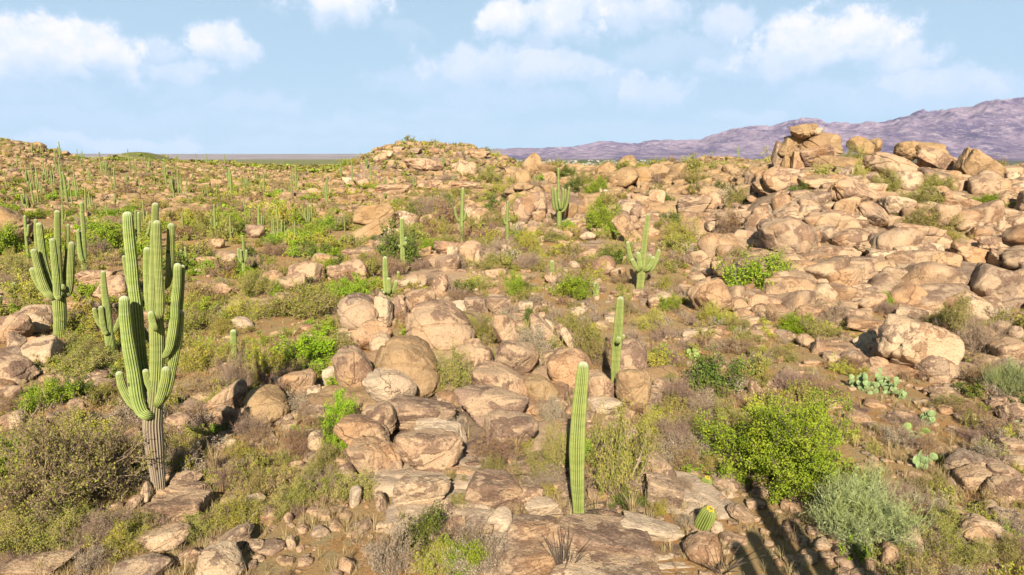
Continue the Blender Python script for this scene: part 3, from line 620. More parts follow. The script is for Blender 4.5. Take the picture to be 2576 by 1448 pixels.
FARL = [('e', (367, 192, 30, 'c')), ('e', (608, 200, 95, 'a')), ('e', (480, 462, 240, 'c')), ('e', (625, 690, 515, 'a')), ('e', (65, 748, 535, 'a')), ('e', (1095, 528, 370, 'c')), ('e', (1247, 412, 268, 'a')), ('e', (1265, 602, 500, 'a')), ('e', (205, 832, 665, 'p')), ('e', (585, 822, 712, 'p')), ('e', (160, 900, 822, 'p')), ('e', (515, 622, 540, 'p')),
 ('h1', (180, 692, 560, 'c')), ('h1', (425, 748, 560, 'c')), ('h1', (600, 832, 670, 'p')), ('h1', (620, 682, 500, 'c')), ('h1', (720, 592, 465, 'c')), ('h1', (690, 682, 590, 'p')), ('h1', (860, 802, 660, 'a')), ('h1', (905, 742, 560, 'c')), ('h1', (962, 955, 750, 'a')), ('h1', (940, 952, 830, 'p')), ('h1', (1005, 932, 840, 'p')), ('h1', (1110, 922, 790, 'p')), ('h1', (1195, 945, 755, 'p')), ('h1', (1210, 1020, 900, 'p')), ('h1', (1155, 892, 800, 'p')), ('h1', (1342, 862, 740, 'p')), ('h1', (1370, 1098, 925, 'p')), ('h1', (1400, 1128, 1040, 'p')), ('h1', (1533, 1218, 945, 'p')), ('h1', (1635, 1018, 810, 'c')), ('h1', (378, 1088, 740, 'c')), ('h1', (432, 1082, 870, 'a')), ('h1', (108, 1002, 870, 'p')), ('h1', (255, 902, 770, 'p')), ('h1', (188, 852, 730, 'a')), ('h1', (1240, 702, 610, 'a')), ('h1', (1290, 655, 520, 'a')), ('h1', (1415, 662, 590, 'p')), ('h1', (1480, 560, 330, 'c')), ('h1', (1560, 550, 370, 'c')), ('h1', (1500, 590, 400, 'p')), ('h1', (1440, 520, 360, 'p')), ('h1', (1810, 725, 510, 'c')), ('h1', (1890, 682, 560, 'p')), ('h1', (1620, 802, 700, 'p')), ('h1', (1185, 432, 345, 'a')), ('h1', (1085, 362, 285, 'p')), ('h1', (780, 318, 190, 'c')), ('h1', (740, 300, 220, 'p')), ('h1', (590, 240, 170, 'c')), ('h1', (285, 218, 110, 'c')), ('h1', (420, 255, 150, 'a')), ('h1', (100, 412, 320, 'a')), ('h1', (185, 492, 380, 'c')), ('h1', (300, 412, 290, 'a')), ('h1', (1340, 412, 300, 'a')), ('h1', (1810, 290, 175, 'a')), ('h1', (1152, 270, 200, 'p')), ('h1', (1880, 500, 390, 'c')), ('h1', (1165, 350, 240, 'p')), ('h1', (1100, 300, 235, 'p')),
 ('h2', (500, 805, 555, 'c')), ('h2', (440, 580, 430, 'p')), ('h2', (612, 885, 680, 'c')), ('h2', (715, 755, 620, 'c')), ('h2', (262, 745, 590, 'c')), ('h2', (325, 748, 585, 'p')), ('h2', (50, 782, 600, 'p')), ('h2', (168, 765, 650, 'p')), ('h2', (952, 875, 700, 'c')), ('h2', (1340, 755, 585, 'c')), ('h2', (1500, 710, 575, 'c')), ('h2', (1580, 775, 580, 'c')), ('h2', (1700, 665, 530, 'c')), ('h2', (1760, 795, 650, 'c')), ('h2', (1182, 535, 455, 'a')), ('h2', (800, 622, 485, 'c')), ('h2', (942, 565, 505, 'a')), ('h2', (1350, 905, 775, 'c')), ('h2', (1275, 912, 840, 'p')), ('h2', (1205, 845, 760, 'p')), ('h2', (1440, 852, 735, 'a')), ('h2', (1532, 842, 735, 'p')), ('h2', (458, 895, 815, 'c')), ('h2', (745, 1000, 870, 'a')), ('h2', (575, 378, 250, 'c')), ('h2', (200, 480, 300, 'c')), ('h2', (1798, 962, 865, 'p')), ('h2', (530, 475, 350, 'p')), ('h2', (1612, 442, 375, 'p')), ('h2', (1320, 470, 390, 'a')), ('h2', (990, 330, 240, 'a')), ('h2', (840, 300, 240, 'p')), ('h2', (1160, 1105, 905, 'a')),
 ('h3', (130, 852, 690, 'c')), ('h3', (235, 862, 700, 'c')), ('h3', (730, 928, 690, 'a')), ('h3', (822, 832, 740, 'a')), ('h3', (1000, 735, 640, 'a')), ('h3', (968, 605, 380, 'c')), ('h3', (1327, 468, 285, 'c')), ('h3', (1578, 905, 770, 'c')), ('h3', (1585, 770, 540, 'c')), ('h3', (1722, 702, 565, 'c')), ('h3', (885, 1082, 955, 'p')), ('h3', (1275, 1045, 895, 'p')), ('h3', (1338, 1012, 925, 'p')), ('h3', (1167, 1232, 1035, 'p')), ('h3', (1017, 1340, 1095, 'p')), ('h3', (785, 1262, 1145, 'p')), ('h3', (360, 605, 505, 'p')), ('h3', (45, 545, 470, 'a')), ('h3', (1382, 330, 265, 'p'))]
def region(X, Y):
    if X < 330 and Y < 470: return 'the rocky hill at far left'
    if X < 950: return 'the bouldery slope left of centre' if Y < 520 else 'the green flat left of centre'
    if X < 1320: return 'the central rocky hill'
    return 'the ridge right of centre'
ORD = {}
def ordinal_label(base, key):
    ORD[key] = ORD.get(key, 0) + 1; return ORD[key]
farp = []
for fr, (x, y, top, k) in FARL:
    X, Y = tr(fr, x, y); _, Y2 = tr(fr, x, top); hp = hit_near(X, Y)
    farp.append((X, Y, hp, min(9, (proj(hp)[1] - Y2) / FPX * hp[1] * 1.02), k))
for X, Y, k, ppx in ((2330, 425, 'a', 0), (2600 * .0 + 2345, 470, 'c', 22), (2468, 455, 'c', 26), (2520, 470, 'a', 24), (2560, 460, 'p', 20), (1790, 398, 'a', 22), (1858, 395, 'a', 32), (1773, 398, 'p', 14), (1815, 400, 'p', 16), (1470, 425, 'a', 18), (1500, 428, 'p', 16)):
    hp = hit_near(X, Y)
    if ppx and hp is not None and hp[1] < 900: farp.append((X, Y, hp, ppx / FPX * hp[1], k))
KN = {'p': 'armless post', 'a': 'two-armed', 'c': 'many-armed'}
# random company on the left slope so that the density matches
while len(farp) < 200:
    if random.random() < .7: q_ = random.choice(farp[:100]); X = q_[0] + random.gauss(0, 16); Y = q_[1] + random.gauss(0, 7)
    else: X = random.uniform(0, 940); Y = random.uniform(398, 545)
    if X < 0 or X > 960: continue
    hp = hit(X, Y)
    if hp is None or hp[1] < 120 or hp[1] > 620: continue
    farp.append((X, Y, hp, random.uniform(3.2, 7.0), random.choice('ppppaac')))
for X, Y, hp, h, k in farp:
    rg = region(X, Y); sz = 'tall' if h > 6 else ('short' if h < 3.5 else 'middling')
    lab = f'distant {sz} {KN[k]} saguaro on {rg}'
    if random.random() < .05 and k == 'p': saguaro_dead = True; far_saguaro(hp, max(h * .7, 1.2), 'd', f'distant dead bleached saguaro post on {rg}', f'dead saguaros on {rg}')
    else: far_saguaro(hp, max(h, 1.2), k, lab, f'{sz} {KN[k]} saguaros on {rg}')

# saguaro just outside the frame at lower right: its shadow lies across the sandy gap
sp_ = hit(1868, 1200); sb = sp_[:2] - np.array([math.sin(R(SUN_AZ)), math.cos(R(SUN_AZ))]) * (9.0 / math.tan(R(SUN_EL)))
gz0 = float(H(np.array([sb[0]]), np.array([sb[1]]))[0])
root = thing('saguaro_cactus', (sb[0], sb[1], gz0), 'large armed saguaro out of view whose shadow crosses the sandy gap', 'cactus', 'saguaro cacti across the slope')
link('trunk', column_mesh([(0, 0, -.4, .26), (0, 0, 3.0, .3), (0, 0, 6, .25), (0, 0, 9.0, .19)], 19, 4, 50), root)
for ox, z0, z1 in ((-.62, 3.6, 7.3), (.5, 4.4, 7.6), (1.35, 3.8, 6.9), (-1.15, 3.4, 7.0)):
    link('arm', column_mesh([(0, 0, z0, .14), (ox * .7, .05, z0 + .02, .2), (ox, .08, z0 + .7, .21), (ox * 1.03, .08, z1, .17)], 14, 4, 30, name='arm'), root)

# ------------------------------------------------------------------ labels: what a thing stands beside
LM = [(395, 1150, 'the tallest saguaro', 60), (150, 830, 'the left candelabra saguaro', 40), (265, 870, 'the left-leaning saguaro', 25), (1455, 1250, 'the nearest armless saguaro', 30), (1545, 950, 'the two-bud post saguaro', 30),
      (1610, 700, 'the five-armed saguaro', 30), (1405, 560, 'the dense candelabra saguaro', 25), (1163, 600, 'the fork-armed central saguaro', 20), (973, 735, 'the boulder-top saguaro', 20), (1011, 690, 'the three-bud post saguaro', 20),
      (588, 900, 'the short lone saguaro', 20), (612, 690, 'the trident saguaro', 20), (1985, 1120, 'the large bright green shrub', 100), (2180, 1290, 'the wispy grey-green shrub', 80), (2195, 980, 'the big prickly pear', 50),
      (1765, 1300, 'the barrel cactus', 25), (2030, 390, 'the stacked rock tower', 60), (1345, 440, 'the pointed upright rock', 30), (930, 560, 'the overhanging slab', 60), (985, 965, 'the pale oval boulder', 45), (2300, 890, 'the domed outcrop at right', 90),
      (1795, 750, 'the pale triangular boulder', 45), (670, 1040, 'the shadow-striped boulder', 45), (860, 1040, 'the vivid green bush', 45), (2480, 1230, 'the lower right boulder pile', 60), (1410, 1390, 'the bare ocotillo', 40), (1075, 1330, 'the dark foreground bush', 60),
      (2070, 590, 'the long smooth dome', 60), (2285, 690, 'the long pale flat-topped boulder', 50), (940, 780, 'the split pale boulder', 40), (1100, 820, 'the big pink dome', 70), (2400, 380, 'the twin ridge-top boulders', 40), (1240, 420, 'the central rocky hill', 100), (430, 1280, 'the slab at the foot of the tallest saguaro', 60),
      (2440, 450, 'the leaning ridge slab', 40), (30, 600, 'the big brown edge boulder', 40), (700, 600, 'the bushy many-stemmed saguaro', 25)]
USED = {}
SIZEW = lambda px: 'huge' if px > 75 else 'large' if px > 45 else 'middling' if px > 24 else 'small' if px > 13 else 'very small'
def rel_label(pref, noun, X, Y, px):
    """a label unique in the scene: look first, then its place beside named things"""
    c = sorted(LM, key=lambda l: math.hypot(X - l[0], (Y - l[1]) * 1.3))
    def relw(l):
        dx, dy = X - l[0], (Y - l[1]) * 1.4
        far = math.hypot(dx, dy) > 150
        s_ = ('left of' if dx < 0 else 'right of') if abs(dx) > abs(dy) else ('below' if dy > 0 else 'above')
        if not far and abs(dx) > .4 * abs(dy) and abs(dy) > .4 * abs(dx): s_ = ('lower ' if dy > 0 else 'upper ') + ('left of' if dx < 0 else 'right of')
        return ('well ' if far else 'just ') + s_ + ' ' + l[2]
    opts = []
    for l in c[:5]: opts.append(f'{pref} {noun} {relw(l)}')
    for a_ in range(3):
        for b_ in range(a_ + 1, 5): opts.append(f'{pref} {noun} {relw(c[a_]).replace("just ", "").replace("well ", "")} and {relw(c[b_]).replace("just ", "").replace("well ", "")}')
    for o_ in opts:
        if len(o_.split()) <= 16 and o_ not in USED:
            USED[o_] = 1; return o_
    for w_ in ('second', 'third', 'fourth', 'fifth', 'sixth', 'seventh', 'eighth', 'ninth', 'tenth'):
        o_ = f'{w_} nearest {noun} {relw(c[0]).replace("just ", "").replace("well ", "")}, {pref}'
        if o_ not in USED and len(o_.split()) <= 16: USED[o_] = 1; return o_
    return opts[0]

# ------------------------------------------------------------------ boulders
def ico(sub):
    bm = bmesh.new(); bmesh.ops.create_icosphere(bm, subdivisions=sub, radius=1)
    V = np.array([v.co[:] for v in bm.verts]); F = np.array([[v.index for v in f.verts] for f in bm.faces]); bm.free(); return V, F
ICO = {s_: ico(s_) for s_ in (2, 3, 4, 5, 6)}
def rock_geo(seed, style, sub):
    rn = np.random.default_rng(seed); D_, F = ICO[sub]; D_ = D_ / np.linalg.norm(D_, axis=1)[:, None]
    if style == 'round': n, lo, hi, p = 12, .82, 1.05, 7
    elif style == 'block': n, lo, hi, p = 10, .66, .95, 13
    elif style == 'slab': n, lo, hi, p = 10, .7, .95, 14
    else: n, lo, hi, p = 14, .62, 1.0, 15
    N = rn.normal(size=(n, 3)); N /= np.linalg.norm(N, axis=1)[:, None]; h = rn.uniform(lo, hi, n)
    if style in ('block', 'slab'):
        B = np.array([[1, 0, 0], [-1, 0, 0], [0, 1, 0], [0, -1, 0], [0, 0, 1], [0, 0, -1]]) + rn.normal(0, .26, (6, 3)); B /= np.linalg.norm(B, axis=1)[:, None]
        N = np.vstack([N[:6], B]); h = np.r_[rn.uniform(.8, 1.05, 6), rn.uniform(.62, .8, 6)]
    N = np.vstack([N, np.array([[1, 0, 0], [-1, 0, 0], [0, 1, 0], [0, -1, 0], [0, 0, 1], [0, 0, -1.]])]); h = np.r_[h, np.full(6, 1.12)]
    q_ = np.maximum(D_ @ N.T, 0) / h; r_ = (q_ ** p).sum(1) ** (-1 / p)
    P = D_ * r_[:, None]; o = rn.uniform(-50, 50, 3)
    low = fbm3(P * 1.1 + o, 2, seed); mid = fbm3(P * 3.2 + o, 4, seed + 3, .55)
    sh = fbm3(P * 1.5 + o + 9, 3, seed + 7, .55); shelf = ss(sh, .02, .06)
    r2 = 1 + .10 * low + .045 * mid - .045 * shelf
    for c_ in range(3 if style != 'round' else 2):
        a_ = rn.normal(size=3); a_ /= np.linalg.norm(a_); dd = P @ a_ - rn.uniform(-.45, .45) + .07 * fbm3(P * 2 + o, 2, seed + 20 + c_)
        wd = .028 if sub >= 5 else .05
        r2 = r2 - rn.uniform(.04, .10) * np.exp(-(dd / wd) ** 2) - (.035 * ss(dd, 0, .03) if c_ == 0 else 0)
    if sub >= 5: r2 = r2 + .012 * fbm3(P * 14 + o, 3, seed + 31, .6)
    P = P * r2[:, None]
    mn, mx = P.min(0), P.max(0); P = (P - (mn + mx) / 2) / ((mx - mn) / 2)
    return P, F, shelf
ST = ['round', 'block', 'slab', 'rough']
RK = {}
def rock_mesh(style, var, sub, mat):
    k_ = (style, var, sub, mat)
    if k_ not in RK:
        P, F, sh = rock_geo(1000 + ST.index(style) * 50 + var, style, sub)
        RK[k_] = mesh_np('boulder', P, F, [M[mat]], True, {'sp': sh})
    return RK[k_]
TONES = [(.05, 'tan'), (.22, 'warm tan'), (.42, 'brown-grey'), (.60, 'golden tan'), (.80, 'grey-tan'), (.97, 'pale cream')]
SHAPES = {'round': 'rounded boulder', 'block': 'blocky boulder', 'slab': 'flat slab-like boulder', 'rough': 'angular boulder'}
NB = 0
BPOS = []
def boulder(fr, cx_, cy_, hw, hh, rot=0, style=None, tone=None, dy=0.0, dist=None, label=None, mat=None, var=None, grp='boulders of the rocky slope', depth=None):
    """one boulder or slab; the outline size comes from the photograph, the distance from the ground it rests on"""
    global NB
    s = FR[fr][2]; X, Y = tr(fr, cx_, cy_); hw *= s; hh *= s
    if dist and fr == 'f3': hw *= 1.12; hh *= 1.12
    if style is None: style = ('round' if max(hw, hh) / max(1, min(hw, hh)) < 1.45 else 'slab') if random.random() < .7 else 'rough'
    if dist is None:
        hp = hit(X, Y + hh * .72); dist = 300 if hp is None else hp[1]
    dist = dist + dy; P = unp(X, Y, dist); k = dist / FPX
    rx, rz = hw * k * 1.10, hh * k * 1.16; ry = depth if depth else (rx * .75 + rz * .35 if style != 'slab' else rx * .6 + rz * .3)
    if tone is None: tone = random.choices(range(6), (3, 3, 2, 2, 3, 1.3))[0]
    if mat is None: mat = 'rock'
    big = max(hw, hh)
    me = rock_mesh(style, var if var is not None else random.randrange(7), 6 if big > 28 else 5 if big > 12 else 4, mat)
    kind = 'flat_boulder' if style == 'slab' else 'boulder'
    if label is None: label = rel_label(f'{SIZEW(big)} {TONES[tone][1]}', SHAPES[style], X, Y, big)
    else: USED[label] = 1
    o = link(kind, me, None, label=label, category='boulder' if kind == 'boulder' else 'flat boulder', group=grp)
    o.location = P; o.scale = (rx * random.choice((1, -1)), ry, rz); o.rotation_euler = (random.uniform(-.1, .1), R(rot), 0)
    if o.scale[0] < 0: o.scale[0] = abs(o.scale[0]); o.rotation_euler = (0, R(rot), 0)
    tv = TONES[tone][0] + random.uniform(-.03, .03); o.color = (tv, 0, 0, 1)
    NB += 1; BPOS.append((P[0], P[1], rx, ry, P[2] + rz)); OCC.append((P[0], P[1], max(rx, .6 * rx) * .9))
    return o
def rocks(fr, L, **kw):
    for a_ in L:
        k_ = dict(kw); b_ = list(a_)
        if isinstance(b_[-1], dict): k_.update(b_.pop())
        boulder(fr, *b_, **k_)

rocks('f5', [(390, 320, 155, 150, -18, dict(style='round', tone=4)), (575, 275, 62, 112, 0, dict(style='block', tone=5, dist=39.2, label='tall split pale boulder with a saguaro on top')), (500, 480, 150, 115, 0, dict(style='rough', tone=1)),
 (1000, 430, 260, 175, 5, dict(style='round', tone=1, label='huge pink domed boulder right of the boulder-top saguaro')), (850, 240, 120, 110, 0, dict(style='round', tone=1)), (700, 290, 62, 115, -10, dict(style='rough', tone=2)),
 (560, 545, 92, 80, 0, dict(style='round', tone=5)), (370, 760, 145, 180, 0, dict(style='round', tone=2, dy=.3)), (760, 745, 255, 215, 18, dict(style='round', tone=1, mat='rock_warm', label='huge smooth dome behind the pale oval boulder')),
 (635, 850, 182, 108, -8, dict(style='round', tone=5, mat='rock_pale', dy=-1.3, label='pale oval boulder lying against the smooth dome')), (195, 790, 66, 86, 0, dict(style='round', tone=5, mat='rock_pale')), (60, 895, 45, 52), (850, 1065, 262, 112, 9, dict(style='slab', tone=2)),
 (540, 1125, 142, 132, -12, dict(style='round', tone=0, dy=-.3)), (430, 1230, 190, 150, 0, dict(style='rough', tone=0)), (1385, 1005, 275, 115, 5, dict(style='slab', tone=2)), (1480, 850, 235, 130, 8, dict(style='round', tone=1)), (1560, 665, 155, 145, 30, dict(style='round', tone=2)),
 (1530, 1180, 195, 125, 8, dict(style='round', tone=2, dy=-.2)), (1770, 895, 132, 100, 5, dict(style='round', tone=3, mat='rock_warm')), (1980, 710, 160, 130, -8, dict(style='round', tone=1)), (2215, 880, 115, 125, 0, dict(style='round', tone=1)), (2440, 650, 125, 135, 0, dict(style='round', tone=2)),
 (2455, 900, 130, 180, 0, dict(style='round', tone=1, mat='rock_warm')), (1860, 1050, 52, 72, 0, dict(style='round', tone=5)), (1150, 257, 74, 42, 0, dict(style='block', tone=5, mat='rock_pale')), (1460, 252, 98, 72, 0, dict(style='block', tone=2)), (1740, 332, 52, 36), (1770, 435, 90, 112, 0, dict(style='block', tone=0)),
 (1850, 420, 35, 75, -18, dict(style='block', tone=5)), (1915, 450, 35, 70, -12, dict(style='block', tone=0)), (1965, 500, 40, 80, -25, dict(style='block', tone=5)), (1500, 455, 92, 145, 0, dict(style='rough', tone=1)), (2050, 300, 62, 42), (2240, 995, 125, 52, 5, dict(style='round', tone=5, mat='rock_pale')),
 (1010, 1215, 190, 85, 0, dict(style='slab', tone=5, mat='rock_pale')), (930, 1350, 250, 165, 3, dict(style='round', tone=1, label='broad pinkish slab boulder in the lower centre')), (640, 1395, 100, 112, 0, dict(style='rough', tone=2)), (390, 1400, 165, 62, 5, dict(style='round', tone=1)), (2430, 1275, 72, 82, 0, dict(style='round', tone=5)), (1200, 610, 90, 70, 0, dict(style='rough')), (1330, 640, 70, 90, 0, dict(style='block', tone=0)), (1640, 260, 60, 40), (1260, 560, 70, 60)])
rocks('f8', [(620, 810, 205, 130, 3, dict(style='slab', tone=5)), (1160, 810, 225, 115, 8, dict(style='slab', tone=2)), (1410, 850, 120, 90), (1530, 935, 145, 75, 0, dict(style='block', tone=5, mat='rock_pale')), (770, 955, 97, 78, 0, dict(style='slab', tone=5)), (1190, 1030, 100, 75, 0, dict(style='round', tone=5, mat='rock_pale')),
 (1450, 1140, 200, 150, 0, dict(style='slab', tone=4)), (1920, 1150, 400, 100, 12, dict(style='slab', tone=2, label='long flat brown-grey slab right of the nearest armless saguaro')), (2320, 1085, 250, 62, 15, dict(style='slab', tone=5, mat='rock_pale')), (1400, 1320, 220, 105, 0, dict(style='slab', tone=4)), (2080, 1310, 330, 62, 6, dict(style='slab', tone=4)), (1980, 1400, 420, 60, 5, dict(style='slab', tone=5)),
 (2380, 650, 165, 105, 25, dict(style='round', tone=4)), (2440, 830, 160, 110, 15, dict(style='slab', tone=4)), (105, 848, 50, 82, 5, dict(style='round', tone=5, mat='rock_pale', label='white upright stone on the sandy patch, lower centre-left')), (300, 892, 46, 72, 0, dict(style='round', tone=4)), (40, 700, 75, 80, 0, dict(style='round', tone=2)), (330, 1075, 62, 36), (395, 600, 75, 72, 0, dict(style='rough', tone=2)), (240, 560, 190, 110, 10, dict(style='round', tone=0)), (830, 1050, 110, 60), (1060, 1130, 90, 60), (900, 700, 120, 60, 0, dict(style='slab')), (1350, 640, 110, 50), (1000, 620, 80, 50), (40, 1370, 60, 55)])
rocks('f7', [(1330, 925, 235, 78, -3, dict(style='slab', tone=1, label='broad pink flat slab below the tallest saguaro')), (1430, 802, 160, 52, 0, dict(style='slab', tone=0)), (1385, 722, 142, 55, -14, dict(style='slab', tone=0)), (1105, 825, 46, 80, 22, dict(style='block', tone=5)), (1015, 895, 65, 42, -30, dict(style='block', tone=0)), (1350, 1018, 92, 38, -5, dict(style='slab', tone=5)),
 (1270, 1150, 205, 80, -8, dict(style='round', tone=5, label='elongated pale boulder on orange soil, lower left')), (975, 1098, 68, 48, -20, dict(style='block', tone=3)), (1780, 1165, 155, 75, -28, dict(style='round', tone=4)), (1080, 1395, 230, 80, -6, dict(style='rough', tone=4)), (1660, 1370, 180, 125, 8, dict(style='round', tone=5)), (1450, 1295, 95, 60, -30, dict(style='block', tone=5)),
 (1930, 1215, 72, 45, -5, dict(style='block', tone=5)), (220, 1135, 85, 50, -20, dict(style='round', tone=4)), (1870, 890, 130, 36, -22, dict(style='slab', tone=5)), (2010, 175, 168, 130, 0, dict(style='round', tone=3, mat='rock_warm', label='rounded tan boulder crossed by the saguaro shadow stripe')), (1730, 120, 155, 85, -32, dict(style='round', tone=1)), (1365, 268, 82, 52, 0, dict(style='round', tone=1)),
 (1700, 240, 76, 62, 0, dict(style='block', tone=4)), (1960, 562, 72, 40, -5, dict(style='block', tone=5)), (1740, 452, 42, 36, 0, dict(tone=5)), (2390, 440, 72, 72, 0, dict(tone=5)), (2400, 205, 105, 45, 0, dict(tone=5)), (110, 275, 112, 70, -10, dict(style='rough', tone=5)), (100, 62, 62, 50), (1420, 545, 70, 24, -10, dict(tone=4)), (1660, 480, 50, 30), (2180, 1010, 30, 40), (2200, 1200, 35, 50, 0, dict(tone=5)), (2290, 1090, 40, 30), (2380, 960, 60, 30), (300, 1350, 240, 50, 0, dict(style='slab', tone=0)), (620, 1240, 60, 25), (1990, 330, 60, 30)])
rocks('f4', [(290, 375, 118, 85, 22, dict(style='round', tone=5)), (110, 430, 120, 110, 0, dict(style='rough', tone=2)), (130, 530, 70, 75, 0, dict(style='block', tone=4)), (300, 590, 145, 90, -12, dict(style='block', tone=5)), (100, 735, 165, 108, 8, dict(style='slab', tone=2, label='broad dark grey slab at the left edge')), (330, 748, 52, 36), (240, 535, 40, 50), (2255, 850, 112, 105, 10, dict(style='round', tone=1)),
 (2380, 905, 50, 52, 0, dict(tone=5)), (2110, 845, 50, 62), (800, 855, 85, 46), (890, 752, 52, 36), (1840, 382, 76, 38, 6, dict(style='round', tone=5, mat='rock_pale')), (880, 120, 120, 90, -5, dict(style='rough', tone=1)), (1180, 150, 60, 40), (60, 240, 90, 40, 0, dict(style='slab')), (560, 250, 60, 30), (680, 240, 70, 35), (900, 260, 70, 30), (1700, 1230, 60, 30, 0, dict(tone=4))])
rocks('f2', [(30, 850, 90, 110, 30, dict(style='round', tone=2))][:0])
rocks('D', [(15, 585, 55, 55, 30, dict(style='round', tone=3, mat='rock_warm', label='big brown boulder cut by the left edge, mid distance')), (95, 800, 60, 30), (715, 755, 30, 18), (690, 700, 22, 18), (770, 690, 45, 28, -15, dict(style='rough', tone=1)), (730, 715, 40, 26), (600, 770, 28, 14), (555, 735, 30, 20), (575, 650, 30, 15), (560, 590, 16, 12), (645, 585, 22, 18, 0, dict(tone=2)), (780, 675, 20, 12, -20), (820, 660, 35, 18), (857, 690, 30, 22), (895, 640, 30, 12), (520, 660, 30, 14), (250, 700, 40, 20), (310, 720, 40, 25), (550, 615, 16, 14, 0, dict(tone=3)), (1200, 770, 30, 20), (1390, 700, 20, 14)])
rocks('f2', [(262, 738, 150, 82, -4, dict(style='slab', tone=3, mat='rock_warm', dist=84, label='upper flat slab of the overhanging pair, left of centre')), (245, 830, 195, 52, -28, dict(style='slab', tone=3, mat='rock_warm', dist=81, label='long tilted overhanging slab, left of centre')), (492, 765, 76, 62, 15, dict(style='round', tone=5)), (335, 848, 46, 42, -25, dict(style='round', tone=5)), (400, 890, 72, 62), (580, 885, 36, 46, 0, dict(tone=5)),
 (1435, 385, 72, 115, 12, dict(style='rough', tone=3, mat='rock_warm', dist=112, label='tall pointed upright rock on the ridge, pale on its right edge')), (1480, 478, 52, 36, 0, dict(style='round', tone=3, mat='rock_warm', dist=110)), (1375, 450, 60, 60, 0, dict(tone=3, mat='rock_warm')), (2150, 350, 72, 62, -10, dict(style='round', tone=3, mat='rock_warm', dist=116)), (1765, 400, 76, 56, 0, dict(style='rough', tone=3, mat='rock_warm', dist=114)), (1650, 385, 60, 45, -20, dict(style='block', tone=3, mat='rock_warm', dist=114)),
 (1990, 405, 95, 55, -38, dict(style='block', tone=3, mat='rock_warm', dist=113)), (2120, 450, 110, 72, -12, dict(style='round', tone=3, mat='rock_warm')), (2240, 430, 95, 62, 0, dict(style='rough', tone=3, mat='rock_warm')), (2380, 410, 90, 66, 0, dict(style='rough', tone=1, mat='rock_warm')), (2540, 400, 52, 62, 0, dict(tone=3, mat='rock_warm')), (2450, 350, 50, 26, 0, dict(tone=3, mat='rock_warm', dist=116)), (2000, 560, 52, 36, 5, dict(style='block', tone=5, mat='rock_pale')), (2010, 620, 70, 42, 0, dict(style='round', tone=3, mat='rock_warm')), (2160, 840, 58, 120, -36, dict(style='slab', tone=3, label='pale leaning slab propped like a lid above the five-armed saguaro')),
 (1380, 680, 85, 80, 20, dict(style='round', tone=2)), (1480, 650, 75, 95, -20, dict(style='round', tone=2)), (1545, 600, 52, 40, 0, dict(style='block', tone=2)), (1060, 740, 72, 62, 0, dict(tone=1)), (1245, 705, 42, 62, 0, dict(style='round', tone=0)), (960, 705, 42, 44, 0, dict(tone=5)), (650, 760, 55, 40), (1490, 735, 50, 40, 0, dict(tone=3)), (1700, 710, 80, 70, 0, dict(tone=3, mat='rock_warm')), (805, 980, 100, 55, 5, dict(style='round', tone=2)), (845, 1002, 48, 46, 0, dict(style='block', tone=5, dy=-1.0)), (642, 1000, 46, 30, -20), (700, 1080, 46, 50), (990, 1000, 88, 75, 0, dict(style='round', tone=1)), (1030, 1050, 34, 55), (1110, 998, 52, 24), (1110, 1060, 60, 52), (800, 1100, 92, 72, 0, dict(style='round', tone=2)), (1262, 1005, 62, 46, 20, dict(style='round', tone=5)),
 (540, 1232, 102, 46, 0, dict(style='round', tone=5)), (232, 1020, 82, 46), (310, 960, 52, 40), (90, 1150, 112, 85, 0, dict(style='rough', tone=1)), (190, 1255, 62, 38), (740, 1260, 62, 85, 0, dict(tone=1)), (1510, 912, 28, 28, 0, dict(tone=5)), (1680, 937, 46, 20), (1620, 880, 60, 50, 30, dict(tone=2)), (1700, 885, 45, 40, 0, dict(tone=3)), (1760, 1108, 42, 32, 0, dict(tone=5)), (1860, 1035, 72, 42, -22), (2050, 985, 102, 50, -10, dict(style='slab', tone=1)), (2085, 1160, 58, 38, -10, dict(style='round', tone=3)), (1750, 1170, 72, 45, 0, dict(tone=4)), (1970, 1110, 90, 70, 0, dict(style='round', tone=2)), (1860, 890, 62, 35, 0, dict(tone=5)), (2260, 1330, 60, 40), (2400, 1380, 90, 60, 0, dict(style='round', tone=5)), (2180, 670, 120, 60, 0, dict(tone=4)), (2260, 620, 70, 45), (2100, 760, 70, 60, 0, dict(tone=2)), (2240, 700, 60, 55, 0, dict(tone=2)), (2200, 600, 50, 35, 0, dict(tone=5)), (2380, 600, 60, 60, 0, dict(tone=5)),
 (630, 345, 130, 45, 0, dict(style='round', tone=1, label='wide pale cliff block high on the central hill')), (880, 355, 62, 30, -5, dict(style='block', tone=1)), (920, 370, 60, 50, 35, dict(style='block', tone=1)), (985, 375, 45, 45, 0, dict(style='round', tone=1)), (300, 305, 52, 40, -10, dict(style='rough', tone=3)), (350, 270, 40, 30), (880, 275, 45, 28, 0, dict(style='slab')), (1040, 265, 75, 26, 4, dict(style='slab', tone=3)), (980, 250, 45, 18), (275, 320, 20, 22, 0, dict(tone=5)), (960, 412, 30, 14, 0, dict(tone=5)), (560, 240, 40, 20), (430, 230, 40, 22), (700, 240, 35, 18), (160, 480, 60, 40), (60, 470, 50, 30), (400, 530, 120, 35, 0, dict(style='slab', tone=1)), (1000, 520, 150, 40, 4, dict(style='slab', tone=1)), (680, 500, 90, 35, 0, dict(style='slab')), (1270, 400, 40, 22, 15)])
